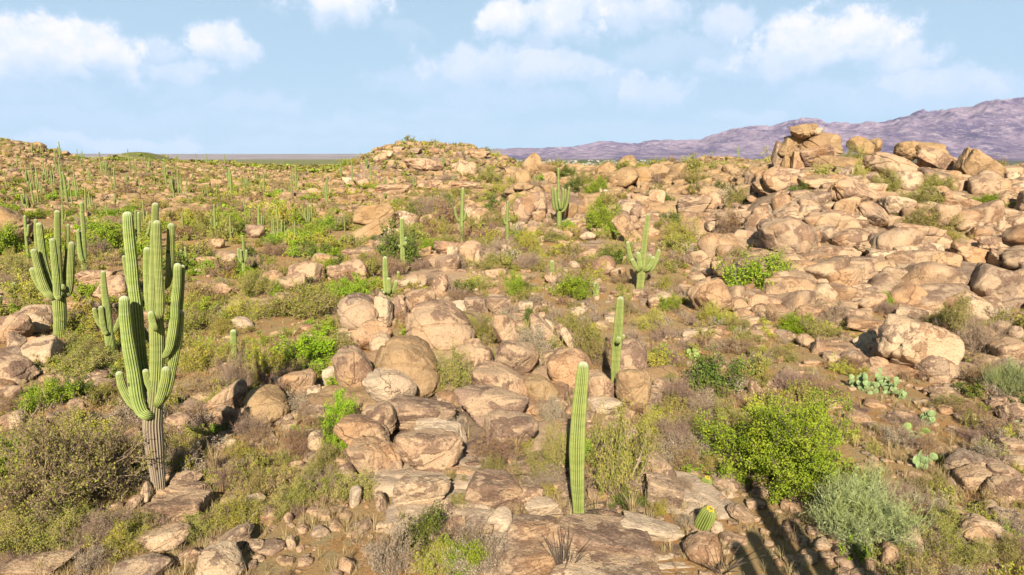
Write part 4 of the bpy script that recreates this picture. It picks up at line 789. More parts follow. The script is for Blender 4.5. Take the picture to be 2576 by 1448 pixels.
rocks('f3', [(905, 352, 90, 44, -6, dict(style='rough', var=3, tone=3, mat='rock_warm', dist=87, depth=2.0, label='top capstone of the stacked rock tower')), (1010, 352, 36, 26, 0, dict(tone=5, dist=86, depth=.8)), (1075, 388, 82, 24, 5, dict(style='slab', tone=3, mat='rock_warm', dist=87, depth=1.2)), (860, 425, 80, 38, -8, dict(style='slab', tone=3, mat='rock_warm', dist=88, depth=1.6)),
 (1030, 470, 138, 85, 2, dict(style='block', tone=2, mat='rock_warm', dist=87, depth=2.6, label='massive squared block of the stacked rock tower, right side')), (1010, 530, 112, 58, -10, dict(style='slab', tone=2, dist=85.5, depth=1.8)), (790, 470, 52, 62, 12, dict(style='block', tone=3, mat='rock_warm', dist=87, depth=1.4)), (735, 530, 40, 80, 10, dict(style='block', tone=2, dist=87.5, depth=1.3)), (770, 575, 26, 66, 4, dict(style='block', tone=3, mat='rock_warm', dist=86.5, depth=1.0)), (860, 575, 48, 68, 0, dict(style='block', tone=2, dist=86, depth=1.3, label='upright dark pillar at the base of the stacked rock tower')), (900, 510, 60, 60, 0, dict(style='block', tone=3, mat='rock_warm', dist=88, depth=1.8)), (960, 600, 60, 46, 0, dict(dist=86, depth=1.2)), (920, 590, 150, 70, 0, dict(style='rough', tone=2, dist=89.5, depth=2.2)),
 (1150, 632, 140, 80, 12, dict(style='round', tone=3, mat='rock_warm', dist=84, depth=2.4, label='big smooth egg boulder right below the rock tower')), (660, 590, 56, 42, 0, dict(style='block', tone=3, mat='rock_warm')), (1340, 458, 66, 56, 0, dict(style='block', tone=3, mat='rock_warm', dist=93)), (1455, 455, 36, 42, 0, dict(tone=3, mat='rock_warm', dist=93)), (1690, 505, 78, 62, -5, dict(style='round', tone=3, mat='rock_warm', dist=90)), (1840, 488, 92, 52, -5, dict(style='block', tone=3, mat='rock_warm', dist=89, label='right one of the twin ridge-top boulders, flat topped')),
 (1910, 610, 190, 80, 30, dict(style='slab', tone=1)), (1600, 650, 210, 100, 18, dict(style='round', tone=1)), (2230, 650, 150, 95, 42, dict(style='slab', tone=1, mat='rock_warm', label='large pink slab leaning at the ridge end, far right')), (2110, 585, 40, 52, 0, dict(style='block', tone=2)), (700, 710, 102, 80, -20, dict(style='round', tone=1, label='flat disc-shaped boulder lower left of the rock tower')), (660, 772, 115, 66, -15, dict(style='slab', tone=3, dy=1.0)), (600, 660, 92, 42, 0, dict(mat='rock_warm')), (830, 680, 62, 42, 15, dict(tone=5)), (930, 660, 40, 35), (1050, 755, 175, 50, 0, dict(style='slab', tone=3)), (1120, 795, 82, 50, 0, dict(tone=2)), (1270, 835, 185, 115, 18, dict(style='rough', tone=1, label='large pyramid-shaped pink boulder on the right hill')), (960, 895, 132, 78, 0, dict(style='round', tone=4)), (1440, 800, 82, 56, 0, dict(tone=5)), (740, 852, 62, 50), (1110, 940, 72, 50), (1130, 1025, 92, 66, 0, dict(style='round', tone=0)), (1410, 985, 142, 92, 28, dict(style='rough', tone=4)), (1620, 935, 142, 78, 16, dict(style='round', tone=5)), (1500, 895, 72, 42, 0, dict(tone=2)), (1280, 1030, 86, 52), (1320, 1065, 82, 46, 0, dict(tone=2)),
 (790, 1165, 195, 150, -12, dict(style='round', tone=4, label='long smooth grey dome on the left flank of the right hill')), (940, 1190, 92, 56, -8, dict(tone=0)), (1070, 1125, 82, 62), (1270, 1165, 132, 70, 0, dict(style='round', tone=0)), (1740, 1135, 192, 70, 8, dict(style='slab', tone=0)), (1510, 1170, 132, 50, 0, dict(style='slab', tone=4)), (1430, 1235, 112, 50, 0, dict(style='round')), (1080, 1265, 135, 46, 0, dict(style='slab', tone=1)), (1040, 1360, 152, 82, -5, dict(style='round', tone=4)), (1240, 1290, 92, 62), (1500, 1340, 118, 85, -5, dict(style='round', tone=5)), (1690, 1290, 112, 78), (560, 990, 150, 66, 0, dict(style='rough', tone=0)), (620, 1060, 112, 58), (200, 875, 72, 62), (80, 905, 122, 58), (120, 1110, 152, 82), (2480, 1010, 170, 66, 12, dict(style='slab', tone=0)), (2450, 880, 90, 72, 0, dict(style='round', tone=3)), (2080, 905, 152, 58, 20, dict(style='slab', tone=1)), (1950, 830, 72, 60), (2180, 1000, 112, 58, 20), (2250, 1130, 92, 60), (2350, 1210, 112, 60), (2150, 1280, 132, 72, 10), (1960, 1320, 110, 58), (1800, 1000, 70, 50, 0, dict(tone=5)), (1930, 1160, 90, 60), (1880, 1240, 80, 50), (2400, 1330, 120, 62, 25)])
rocks('f6', [(218, 330, 148, 130, -8, dict(style='rough', tone=1, label='pale triangular boulder standing alone, centre right')), (620, 432, 92, 56, 6, dict(style='round', tone=4)), (960, 440, 92, 66, 0, dict(style='round', tone=1)), (450, 455, 72, 48), (65, 590, 72, 30, 0, dict(tone=5, mat='rock_pale')), (165, 580, 36, 30, 0, dict(tone=5, mat='rock_pale')), (940, 650, 76, 46, 15, dict(style='round', tone=0)), (1022, 690, 50, 56, 0, dict(style='block')), (965, 810, 62, 22, 0, dict(tone=5)), (1150, 662, 42, 28), (555, 1010, 52, 62, 0, dict(style='block', tone=1)), (1280, 770, 72, 50, 0, dict(style='round', tone=4)), (1460, 715, 62, 52, 0, dict(style='round', tone=1)),
 (1380, 655, 92, 66, -25, dict(style='rough', tone=5)), (1740, 700, 270, 195, 12, dict(style='rough', tone=5, var=2, label='domed rough outcrop above the big prickly pear')), (1900, 830, 150, 100, 8, dict(style='round', tone=4)), (1370, 522, 152, 50, 5, dict(style='slab', tone=0)), (1460, 810, 62, 50, 0, dict(tone=1)), (1700, 440, 110, 48, 8, dict(style='slab', tone=5)), (2050, 458, 76, 44, 0, dict(style='round', tone=5)), (1850, 445, 55, 32, 0, dict(tone=5)), (1690, 140, 192, 70, -8, dict(style='round', tone=5, label='long pale flat-topped boulder at the foot of the right hill')), (1200, 200, 148, 105, 0, dict(style='round', tone=1)), (1340, 262, 82, 44, -5, dict(style='round', tone=5)), (1400, 190, 52, 50, 0, dict(tone=1)), (2350, 260, 200, 150, 28, dict(style='slab', tone=4)), (1250, 450, 152, 60, 8, dict(style='round', tone=0)), (2450, 725, 122, 82, 0, dict(style='round', tone=1)), (2275, 605, 72, 66, 0, dict(style='round', tone=0)), (2400, 560, 62, 60), (2500, 590, 50, 60), (1130, 1120, 72, 32, 0, dict(tone=4)), (1325, 1225, 82, 40, 5, dict(style='round', tone=4)), (1430, 1290, 36, 26), (2490, 1180, 90, 72, 0, dict(style='rough', tone=0)), (2370, 1100, 62, 40), (1450, 285, 150, 50, -10, dict(style='slab', tone=4)), (2200, 400, 160, 90, 25, dict(style='slab', tone=5)), (1600, 520, 90, 40, -10, dict(tone=5)), (1620, 600, 70, 35, -20, dict(tone=2)), (2120, 610, 60, 50), (1930, 500, 40, 40)])
rocks('f9', [(2170, 622, 172, 82, -15, dict(style='round', tone=4)), (2190, 720, 132, 78, 0, dict(style='round', tone=1)), (2430, 800, 112, 100, 0, dict(style='round', tone=0, label='front pale boulder of the lower right pile')), (2400, 665, 142, 72, 8, dict(style='round', tone=2)), (2490, 590, 132, 46, 8, dict(style='slab', tone=5)), (2065, 985, 102, 66, 5, dict(style='round', tone=0)), (2250, 1130, 202, 110, 8, dict(style='rough', tone=5)), (315, 742, 102, 56, 12, dict(style='round', tone=4)), (440, 972, 112, 52, 38, dict(style='slab', tone=4)), (310, 880, 62, 26, 20), (260, 1082, 72, 42, 25, dict(tone=5, mat='rock_pale')), (150, 1250, 132, 100, 0, dict(style='round', tone=4)), (1560, 1300, 92, 92, 20, dict(style='round', tone=1)), (1700, 1170, 92, 110, -30, dict(style='round', tone=4)), (30, 565, 52, 62), (620, 1115, 36, 22), (60, 285, 90, 40, 8, dict(tone=5)), (1690, 1350, 60, 70), (2280, 930, 90, 50, 0, dict(tone=4)), (2450, 1010, 90, 60, 0, dict(tone=5)), (2500, 480, 90, 60), (2350, 170, 80, 50), (1980, 60, 120, 40, 5)])

def bedrock(X, Y, rx, ry, top, label, yaw=0, tone=1, mat='rock', var=None, tilt=0):
    hp = hit(X, Y); me = rock_mesh('slab', random.randrange(7) if var is None else var, 6, mat); o = link('bedrock', me, None, kind='structure')
    rz = max(.6, top * 2.2); o.location = (hp[0], hp[1], hp[2] - rz + top); o.scale = (rx, ry, rz); 
    e_ = max(rx, ry) * .7; hx = lambda a, b: float(H(np.array([hp[0] + a]), np.array([hp[1] + b]))[0])
    nrm = Vector((-(hx(e_, 0) - hx(-e_, 0)) / (2 * e_), -(hx(0, e_) - hx(0, -e_)) / (2 * e_), 1)).normalized(); zc = (hx(e_, 0) + hx(-e_, 0) + hx(0, e_) + hx(0, -e_)) / 4
    o.location = Vector((hp[0], hp[1], zc)) + nrm * (top * .6 - rz); q_ = Vector((0, 0, 1)).rotation_difference(nrm); o.rotation_mode = 'QUATERNION'
    from mathutils import Quaternion
    o.rotation_quaternion = q_ @ Quaternion((0, 0, 1), yaw); o.color = (TONES[tone][0], 0, 0, 1); BPOS.append((hp[0], hp[1], rx * .8, ry, hp[2]))
bedrock(1000, 900, 3.77, 4.16, 0.77, 'bedrock sheet under the big pink dome', .2, 1)
bedrock(930, 1010, 2.60, 2.47, 0.72, 'bedrock sheet under the pale oval boulder', .1, 0, 'rock_warm')
bedrock(1250, 960, 2.99, 3.12, 0.72, 'bedrock sheet between the dome and the nearest armless saguaro', -.3, 1)
bedrock(1290, 1110, 2.47, 2.21, 0.62, 'bedrock sheet left of the nearest armless saguaro', .3, 2)
bedrock(1040, 1180, 2.34, 1.95, 0.57, '', .0, 1, 'rock_pale')
bedrock(1120, 1290, 1.95, 1.43, 0.47, '', .2, 4, 'rock_pale')
bedrock(1480, 1400, 3.38, 1.23, 0.44, '', -.1, 4, 'rock_pale')
bedrock(1700, 1230, 1.30, 2.08, 0.47, '', .5, 4, 'rock_pale')
bedrock(1600, 950, 2.08, 1.95, 0.62, 'bedrock sheet at the foot of the two-bud post saguaro', .1, 1, 'rock_warm')
bedrock(1120, 700, 4.2, 5.0, .5, 'bedrock sheet among boulders behind the big pink dome', .2, 1)
bedrock(2200, 900, 3.0, 3.0, .6, 'bedrock apron around the domed outcrop at right', .3, 1)
bedrock(2450, 700, 5.5, 6.5, .9, 'wide grey bedrock slope at the right edge', -.5, 4, tilt=.08)
bedrock(2350, 620, 7, 8, .9, 'bedrock slope behind the long pale flat-topped boulder', -.2, 1, tilt=.10)
bedrock(2080, 640, 5, 6, .9, 'bedrock slope below the long smooth dome', .2, 4, tilt=.10)
bedrock(2250, 510, 9, 8, 1.0, 'smooth pinkish bedrock slope right of the rock tower', .2, 1, tilt=.10)
bedrock(2420, 500, 8, 8, 1.0, 'smooth pinkish bedrock slope under the leaning ridge slab', -.2, 1, 'rock_warm', tilt=.10)
bedrock(1960, 480, 6, 6, .8, 'bedrock slope left of the rock tower', .2, 0, 'rock_warm', tilt=.10)
bedrock(1700, 520, 7, 5, .9, 'bedrock face under the ridge right of the dense candelabra saguaro', .2, 1, 'rock_warm', tilt=.10)
bedrock(1400, 520, 6, 5, 1.0, 'dark bedrock face behind the dense candelabra saguaro', -.2, 2, 'rock', tilt=.12)
bedrock(1560, 620, 6, 5, .7, 'bedrock sheet left of the five-armed saguaro', .4, 4)
bedrock(1230, 470, 9, 7, .9, 'pink bedrock sheet below the central rocky hill', .1, 1, 'rock_warm')
bedrock(60, 890, 2.2, 2.0, .6, 'grey bedrock at the left edge below the candelabra saguaro', .3, 4)
bedrock(715, 760, 3.0, 3.0, .6, 'bedrock sheet right of the trident saguaro', .3, 1)

rocks('D', [(x_, y_, w_, h_, 0, dict(style=s_, tone=3, mat='rock_warm', dist=385)) for x_, y_, w_, h_, s_ in ((28, 381, 20, 9, 'rough'), (62, 371, 24, 11, 'block'), (98, 372, 17, 12, 'rough'), (128, 383, 13, 8, 'block'), (160, 388, 12, 7, 'rough'), (8, 388, 14, 8, 'block'), (78, 384, 16, 8, 'round'), (185, 395, 11, 6, 'rough'))])

# ------------------------------------------------------------------ scattered smaller stones
cand = []
occ = np.array(OCC)
def try_scatter(n, rlo, rhi, size, keep, azlo=-37, azhi=37, over=.55):
    out = []
    a_ = np.radians(rng.uniform(azlo, azhi, n)); r_ = np.exp(rng.uniform(math.log(rlo), math.log(rhi), n))
    x = r_ * np.sin(a_); y = r_ * np.cos(a_); kp = keep(x, y, r_); sel = rng.uniform(0, 1, n) < kp
    x, y, r_ = x[sel], y[sel], r_[sel]; s_ = size(x, y, r_, len(x))
    return np.stack([x, y, H(x, y), s_], -1)
def mask_hill(x, y): 
    xl = 13 + .22 * (y - 45); return ss(x, xl - 1, xl + 2) * ss(y, 40, 48)
def mask_pile(x, y): return mask_hill(x, y) * (1 - .85 * ss(y, 64, 80))
def rock_keep(x, y, r_):
    n = fbm2(x / (3 + r_ * .05), y / (3 + r_ * .05), 3, 77)
    base = .10 + .55 * ss(n, -.15, .25)
    base = np.where(r_ > 130, .35 + .65 * ss(n, -.3, .1), base)
    hillm = mask_hill(x, y); base = np.maximum(base, .95 * hillm)
    X_ = 1288 + FPX * x / y; Yp = 724 + FPX * np.tan(np.arctan2(CAMZ, r_) - R(PITCH))
    sand = np.exp(-(((X_ - 600) / 260) ** 2 + ((Yp - 1390) / 70) ** 2)) + np.exp(-(((X_ - 2080) / 250) ** 2 + ((Yp - 960) / 60) ** 2))+ np.exp(-(((X_ - 1950) / 130) ** 4 + ((Yp - 1350) / 140) ** 4)) + .8 * np.exp(-(((X_ - 750) / 260) ** 2 + ((Yp - 1340) / 110) ** 2))
    flat = ss(X_, 1000, 850) * ss(r_, 25, 32) * ss(r_, 135, 100)
    core = np.exp(-(((X_ - 1250) / 330) ** 4 + ((Yp - 1080) / 300) ** 4)); base = base * (1 - .75 * core)
    return base * (1 - .9 * np.clip(sand, 0, 1)) * (1 - .35 * flat) * (1 - ss(r_, 430, 560))
def rsize(x, y, r_, n):
    s_ = np.exp(rng.normal(math.log(.30), .5, n)) * (1 + 1.8 * ss(r_, 60, 250)) 
    hm_ = mask_hill(x, y); s_ = np.where(hm_ > .5, np.exp(rng.normal(math.log(.80), .38, n)), s_)
    s_ = s_ * (1 - .35 * hm_ * ss(y, 66, 84)) * (1 - .35 * ss(r_, 140, 220))
    return np.clip(s_, .07, np.clip(.012 * r_, .2, 2.2))
S = np.vstack([try_scatter(13000, 14, 520, rsize, rock_keep), try_scatter(24000, 120, 520, lambda x, y, r_, n: np.clip(np.exp(rng.normal(math.log(.42), .55, n)), .16, 1.6), rock_keep), try_scatter(13000, 44, 125, lambda x, y, r_, n: np.clip(np.exp(rng.normal(math.log(.58), .45, n)), .15, 1.6), lambda x, y, r_: BED(x, y) * (y > 40))])
S2 = try_scatter(5500, 14, 60, lambda x, y, r_, n: np.exp(rng.normal(math.log(.085), .45, n)), lambda x, y, r_: .15 + .6 * ss(fbm2(x / 3, y / 3, 3, 99), -.1, .25))
S = np.vstack([S, S2])
# keep clear of heroes (they may touch, not swallow) 
d_ok = np.ones(len(S), bool)
bp = np.array([b_[:3] for b_ in BPOS])
for k0 in range(0, len(S), 2000):
    q_ = S[k0:k0 + 2000]; dd = np.hypot(q_[:, None, 0] - bp[None, :, 0], q_[:, None, 1] - bp[None, :, 1]); d_ok[k0:k0 + 2000] = (dd > bp[None, :, 2] * .75 + q_[:, 3, None] * .2).all(1)
S = S[d_ok]
px = S[:, 3] / np.hypot(S[:, 0], S[:, 1]) * FPX
order = np.argsort(-px)
nind = max(0, 300 - NB)
RG = 'boulders of the rocky slope'
for ii in order[:nind]:
    x, y, z, s_ = S[ii]; X, Y = proj((x, y, z)); st = random.choice(ST); tn = random.randrange(5)
    o = link('flat_boulder' if st == 'slab' else 'boulder', rock_mesh(st, random.randrange(7), 5, 'rock_warm' if y > 95 else 'rock'), None, label=rel_label(f'{SIZEW(px[ii])} {TONES[tn][1]}', SHAPES[st], float(X), float(Y), px[ii]), category='flat boulder' if st == 'slab' else 'boulder', group=RG)
    hl = float(mask_pile(np.array([x]), np.array([y]))[0])
    o.location = (x, y, z + s_ * (.1 + hl * random.uniform(0, .7))); o.scale = (s_ * random.uniform(.9, 1.4), s_ * random.uniform(.8, 1.2), s_ * random.uniform(.5, .8) * (1 + .3 * hl)); o.rotation_euler = (random.uniform(-.2, .2), random.uniform(-.2, .2), random.choice((0, 3.14)) + random.uniform(-.6, .6)); o.color = (TONES[tn][0], 0, 0, 1)
def join_scatter(name, items, geos, mats, label=None, cat=None):
    """items: array x,y,z,sx,sy,sz,yaw,geo index,rk ; geos: list of (V,F,attrs dict,mi)"""
    Vs, Fs, Ms, At = [], [], [], {}
    off = 0
    for gi, (GV, GF, GA, GM) in enumerate(geos):
        q_ = items[items[:, 7] == gi]
        if len(q_) == 0: continue
        c_, s_ = np.cos(q_[:, 6]), np.sin(q_[:, 6]); n = len(q_)
        vx = GV[None, :, 0] * q_[:, 3, None]; vy = GV[None, :, 1] * q_[:, 4, None]; vz = GV[None, :, 2] * q_[:, 5, None]
        W = np.stack([vx * c_[:, None] - vy * s_[:, None] + q_[:, 0, None], vx * s_[:, None] + vy * c_[:, None] + q_[:, 1, None], vz + q_[:, 2, None]], -1)
        Vs.append(W.reshape(-1, 3)); Fs.append((GF[None] + (np.arange(n) * len(GV))[:, None, None] + off).reshape(-1, GF.shape[1])); off += n * len(GV)
        Ms.append(np.tile(GM, n) if GM is not None else np.zeros(n * len(GF), int))
        for k_, v_ in GA.items(): At.setdefault(k_, []).append(np.tile(v_, n))
        At.setdefault('rk', []).append(np.repeat(q_[:, 8], len(GV)))
    me = mesh_np(name, np.vstack(Vs), np.vstack(Fs), mats, True, {k_: np.concatenate(v_) for k_, v_ in At.items()}, np.concatenate(Ms))
    return me
rest = order[nind:]; Q = S[rest]; pq = px[rest]; n = len(Q)
sub = np.where(pq > 14, 1, 0)
hm_ = mask_pile(Q[:, 0], Q[:, 1])
it = np.stack([Q[:, 0], Q[:, 1], Q[:, 2] + Q[:, 3] * (.12 + hm_ * rng.uniform(-.1, .9, n)), Q[:, 3] * rng.uniform(.85, 1.5, n), Q[:, 3] * rng.uniform(.8, 1.3, n), Q[:, 3] * rng.uniform(.45, .85, n) * (1 + .25 * hm_), rng.uniform(0, 6.28, n), rng.integers(0, 12, n) + 12 * sub, rng.uniform(0, 1, n)], -1)
geos = []
for sb_ in (3, 4):
    for v_ in range(12):
        P, F, sh = rock_geo(3000 + v_, ST[v_ % 4], sb_); geos.append((P, F, {'sp': sh}, None))
far_sel = it[:, 1] > 95
for nm, sel_, mt in (('scattered_stones', ~far_sel, 'rock'), ('far_slope_stones', far_sel, 'rock_warm')):
    link(nm, join_scatter(nm, it[sel_], geos, [M[mt]]), None, kind='stuff', label='countless smaller stones scattered over the ' + ('near slope' if nm[0] == 's' else 'far slopes and ridge'), category='stones')
print('rocks', NB, len(it))

# ------------------------------------------------------------------ shrubs
def unit(a): return a / (np.linalg.norm(a, axis=-1, keepdims=True) + 1e-9)
def bush_geo(seed, n0, n1, n2, n3, leaf_n, leaf_s, el=1.6, lw=.012, up=.25, spread=1.35, twig_keep=1.0, clump=.05, leaf_lo=.35):
    """unit shrub: radius 1 across, height 1; quads: twigs (material 0) and leaves (material 1)"""
    rn = np.random.default_rng(seed)
    th = np.arccos(1 - rn.uniform(0, 1, n0) * (1 - math.cos(spread))); ph = rn.uniform(0, 6.283, n0) 
    d = np.stack([np.sin(th) * np.cos(ph), np.sin(th) * np.sin(ph), np.cos(th)], -1)
    L = rn.uniform(.62, 1.0, n0) * (1 + .22 * np.sin(ph * 3 + rn.uniform(0, 6)) * np.sin(th))
    st = rn.normal(0, .05, (n0, 3)); st[:, 2] = 0
    segs = []; 
    def grow(st, d, L, w):
        b = rn.normal(0, .22, d.shape); m_ = st + unit(d + b * .5) * L[:, None] * .5; e = m_ + unit(d + b * -.4 + np.array([0, 0, .12])) * L[:, None] * .5
        segs.append((st, m_, w, w * .8)); segs.append((m_, e, w * .8, w * .5)); return m_, e
    m0, e0 = grow(st, d, L, lw * 1.8)
    cur = (st, m0, e0, d, L)
    tips = []
    for lv, (nn, f, jit) in enumerate(((n1, .42, .75), (n2, .5, .8), (n3, .55, .9))):
        if nn == 0: break
        s_, m_, e_, d_, L_ = cur; k = len(s_); idx = np.repeat(np.arange(k), nn); t_ = rn.uniform(.35 if lv == 0 else .2, 1.0, len(idx))[:, None]
        P = np.where(t_ < .5, s_[idx] + (m_[idx] - s_[idx]) * t_ * 2, m_[idx] + (e_[idx] - m_[idx]) * (t_ - .5) * 2)
        nd = unit(d_[idx] + rn.normal(0, jit, (len(idx), 3)) + np.array([0, 0, up])); nL = L_[idx] * f * rn.uniform(.6, 1.2, len(idx))
        m2, e2 = grow(P, nd, nL, lw * (1.1, .7, .5)[lv]); cur = (P, m2, e2, nd, nL)
    s_, m_, e_, d_, L_ = cur
    A = np.vstack([a for a, *_ in segs]); B = np.vstack([b for _, b, *_ in segs]); wa = np.concatenate([np.full(len(a), w1) for a, b, w1, w2 in segs]); wb = np.concatenate([np.full(len(a), w2) for a, b, w1, w2 in segs])
    if twig_keep < 1:
        kp = rn.uniform(0, 1, len(A)) < np.where(np.arange(len(A)) < n0 * 2, 1, twig_keep); A, B, wa, wb = A[kp], B[kp], wa[kp], wb[kp]
    sd = unit(np.cross(B - A, rn.normal(size=A.shape))); nt = len(A)
    V = np.stack([A - sd * wa[:, None], A + sd * wa[:, None], B + sd * wb[:, None], B - sd * wb[:, None]], 1).reshape(-1, 3); vv = np.repeat(rn.uniform(0, 1, nt), 4); mi = np.zeros(nt, int)
    if leaf_n:
        ix = rn.integers(0, len(s_), leaf_n); t_ = rn.uniform(leaf_lo, 1.05, leaf_n)[:, None]; P = s_[ix] + (e_[ix] - s_[ix]) * t_ + rn.normal(0, clump, (leaf_n, 3))
        a = unit(rn.normal(size=P.shape) + d_[ix] * .6); b = unit(np.cross(a, rn.normal(size=P.shape))); ls = leaf_s * rn.uniform(.6, 1.3, leaf_n)[:, None]
        Vl = np.stack([P - a * ls * el, P - b * ls, P + a * ls * el, P + b * ls], 1).reshape(-1, 3)
        cl = rn.uniform(0, 1, len(s_))[ix] * .6 + rn.uniform(0, .4, leaf_n)
        V = np.vstack([V, Vl]); vv = np.r_[vv, np.repeat(cl, 4)]; mi = np.r_[mi, np.ones(leaf_n, int)]
    mx = np.percentile(np.hypot(V[:, 0], V[:, 1]), 97); V[:, :2] /= mx; V[:, 2] /= np.percentile(V[:, 2], 98.5); V[:, 2] = np.maximum(V[:, 2], -.03)
    F = np.arange(len(V)).reshape(-1, 4); return V, F, {'v': vv}, mi
KB = {  # kind: twig material, leaf material, three levels of detail
 'green': ('bark', 'leaf_green', [dict(n0=18, n1=7, n2=5, n3=3, leaf_n=9000, leaf_s=.016, twig_keep=.35), dict(n0=10, n1=5, n2=3, n3=0, leaf_n=900, leaf_s=.040, twig_keep=.3), dict(n0=6, n1=4, n2=0, n3=0, leaf_n=110, leaf_s=.11, twig_keep=.2)]),
 'big': ('bark', 'leaf_green', [dict(n0=30, n1=8, n2=6, n3=4, leaf_n=68000, leaf_s=.0080, el=1.9, twig_keep=.3, clump=.03)]),
 'sparse': ('brush', 'leaf_olive', [dict(n0=40, n1=8, n2=6, n3=4, leaf_n=8000, leaf_s=.009, el=1.8, twig_keep=1, clump=.015, lw=.0055)]),
 'olive': ('twig', 'leaf_olive', [dict(n0=24, n1=7, n2=5, n3=3, leaf_n=7500, leaf_s=.0125, el=2.2, twig_keep=.55, lw=.008, up=.4), dict(n0=12, n1=5, n2=3, n3=0, leaf_n=800, leaf_s=.034, el=2, twig_keep=.5), dict(n0=7, n1=4, n2=0, n3=0, leaf_n=100, leaf_s=.10, el=1.8, twig_keep=.5)]),
 'yellow': ('twig', 'leaf_yellow', [dict(n0=22, n1=7, n2=5, n3=3, leaf_n=6500, leaf_s=.013, el=1.8, twig_keep=.5, lw=.008), dict(n0=12, n1=5, n2=3, n3=0, leaf_n=750, leaf_s=.034, twig_keep=.5), dict(n0=7, n1=4, n2=0, n3=0, leaf_n=90, leaf_s=.10, twig_keep=.5)]),
 'dark': ('bark', 'leaf_dark', [dict(n0=20, n1=7, n2=5, n3=2, leaf_n=5000, leaf_s=.022, el=1.4, twig_keep=.5), dict(n0=10, n1=5, n2=3, n3=0, leaf_n=700, leaf_s=.045, twig_keep=.4), dict(n0=6, n1=4, n2=0, n3=0, leaf_n=90, leaf_s=.12, twig_keep=.3)]),
 'bright': ('bark', 'leaf_bright', [dict(n0=26, n1=8, n2=6, n3=2, leaf_n=9500, leaf_s=.018, el=1.7, twig_keep=.2, up=.5), dict(n0=10, n1=5, n2=3, n3=0, leaf_n=900, leaf_s=.042, twig_keep=.3), dict(n0=6, n1=4, n2=0, n3=0, leaf_n=110, leaf_s=.11, twig_keep=.2)]),
 'grey': ('leaf_grey', 'leaf_grey', [dict(n0=80, n1=9, n2=7, n3=3, leaf_n=6000, leaf_s=.006, el=5, twig_keep=1, lw=.0048, up=.75, clump=.01), dict(n0=24, n1=6, n2=4, n3=0, leaf_n=300, leaf_s=.02, el=3, twig_keep=1, lw=.012, up=.7), dict(n0=12, n1=6, n2=0, n3=0, leaf_n=60, leaf_s=.06, el=2, lw=.03)]),
 'pale': ('twig', 'leaf_pale', [dict(n0=34, n1=7, n2=5, n3=2, leaf_n=3600, leaf_s=.014, el=1.3, twig_keep=.9, lw=.0055, up=.5), dict(n0=16, n1=6, n2=3, n3=0, leaf_n=450, leaf_s=.03, twig_keep=.9, lw=.012), dict(n0=9, n1=4, n2=0, n3=0, leaf_n=70, leaf_s=.08, lw=.03)]),
 'twig': ('twig', 'twig', [dict(n0=40, n1=8, n2=6, n3=3, leaf_n=1500, leaf_s=.009, el=2.5, twig_keep=1, lw=.0045, up=.45), dict(n0=22, n1=7, n2=4, n3=0, leaf_n=200, leaf_s=.025, el=2, lw=.010), dict(n0=12, n1=6, n2=0, n3=0, leaf_n=50, leaf_s=.08, el=2, lw=.03)]),
 'mauve': ('twig_mauve', 'twig_mauve', [dict(n0=40, n1=8, n2=6, n3=3, leaf_n=1800, leaf_s=.009, el=2.5, twig_keep=1, lw=.0045, up=.45), dict(n0=22, n1=7, n2=4, n3=0, leaf_n=200, leaf_s=.025, el=2, lw=.010), dict(n0=12, n1=6, n2=0, n3=0, leaf_n=50, leaf_s=.08, el=2, lw=.03)]),
 'rust': ('twig_mauve', 'twig_rust', [dict(n0=34, n1=8, n2=6, n3=2, leaf_n=3000, leaf_s=.012, el=2, twig_keep=.9, lw=.005, up=.4), dict(n0=18, n1=6, n2=4, n3=0, leaf_n=400, leaf_s=.03, el=2, lw=.010), dict(n0=10, n1=5, n2=0, n3=0, leaf_n=70, leaf_s=.09, el=2, lw=.03)])}
BK = {}
def bush_meshes(kind, lod, var, split):
    k_ = (kind, lod, var, split)
    if k_ not in BK:
        a, b, ls = KB[kind]; kw = dict(ls[min(lod, len(ls) - 1)]); V, F, A, mi = bush_geo(500 + 31 * var + 7 * len(kind), **kw)
        if split:
            res = []
            for m_, nm in ((0, 'stems'), (1, 'foliage')):
                f = F[mi == m_]; 
                if len(f) == 0: continue
                us = f.ravel(); res.append((nm, mesh_np(nm, V[us], np.arange(len(us)).reshape(-1, 4), [M[(a, b)[m_]]], False, {'v': A['v'][us]})))
            BK[k_] = res
        else: BK[k_] = mesh_np('shrub', V, F, [M[a], M[b]], False, A, mi)
    return BK[k_]
BW = {'green': ('bright green leafy', 'shrub'), 'big': ('wide bright yellow-green', 'shrub'), 'sparse': ('wide half-bare green', 'shrub'), 'olive': ('olive green', 'shrub'), 'yellow': ('yellow-green', 'shrub'), 'dark': ('dark green leafy', 'shrub'), 'bright': ('vivid green', 'bush'),
      'grey': ('wispy grey-green', 'shrub'), 'pale': ('pale seed-headed', 'dry shrub'), 'twig': ('brown twiggy', 'dry shrub'), 'mauve': ('mauve-brown twiggy', 'dry shrub'), 'rust': ('rusty brown', 'dry shrub')}
NBU = 0
def shrub(P, rx, h, kind, px_, X, Y, label=None, ry=None):
    global NBU
    near = px_ > 15; lab = label or rel_label(f'{SIZEW(px_)} {BW[kind][0]}', BW[kind][1], X, Y, px_)
    if label: USED[label] = 1
    if near:
        o = thing('shrub', P, lab, 'shrub', 'shrubs between the boulders')
        for nm, me in bush_meshes(kind, 0, random.randrange(2) if kind not in ('big', 'sparse', 'grey') else 0, True): link(nm, me, o)
    else:
        o = link('shrub', bush_meshes(kind, 1, random.randrange(3), False), None, label=lab, category='shrub', group='shrubs between the boulders'); o.location = P
    o.scale = (rx, ry or rx, h); o.rotation_euler = (0, 0, random.uniform(0, 6.28)); NBU += 1; SHP.append((P[0], P[1], rx))
SHP = []
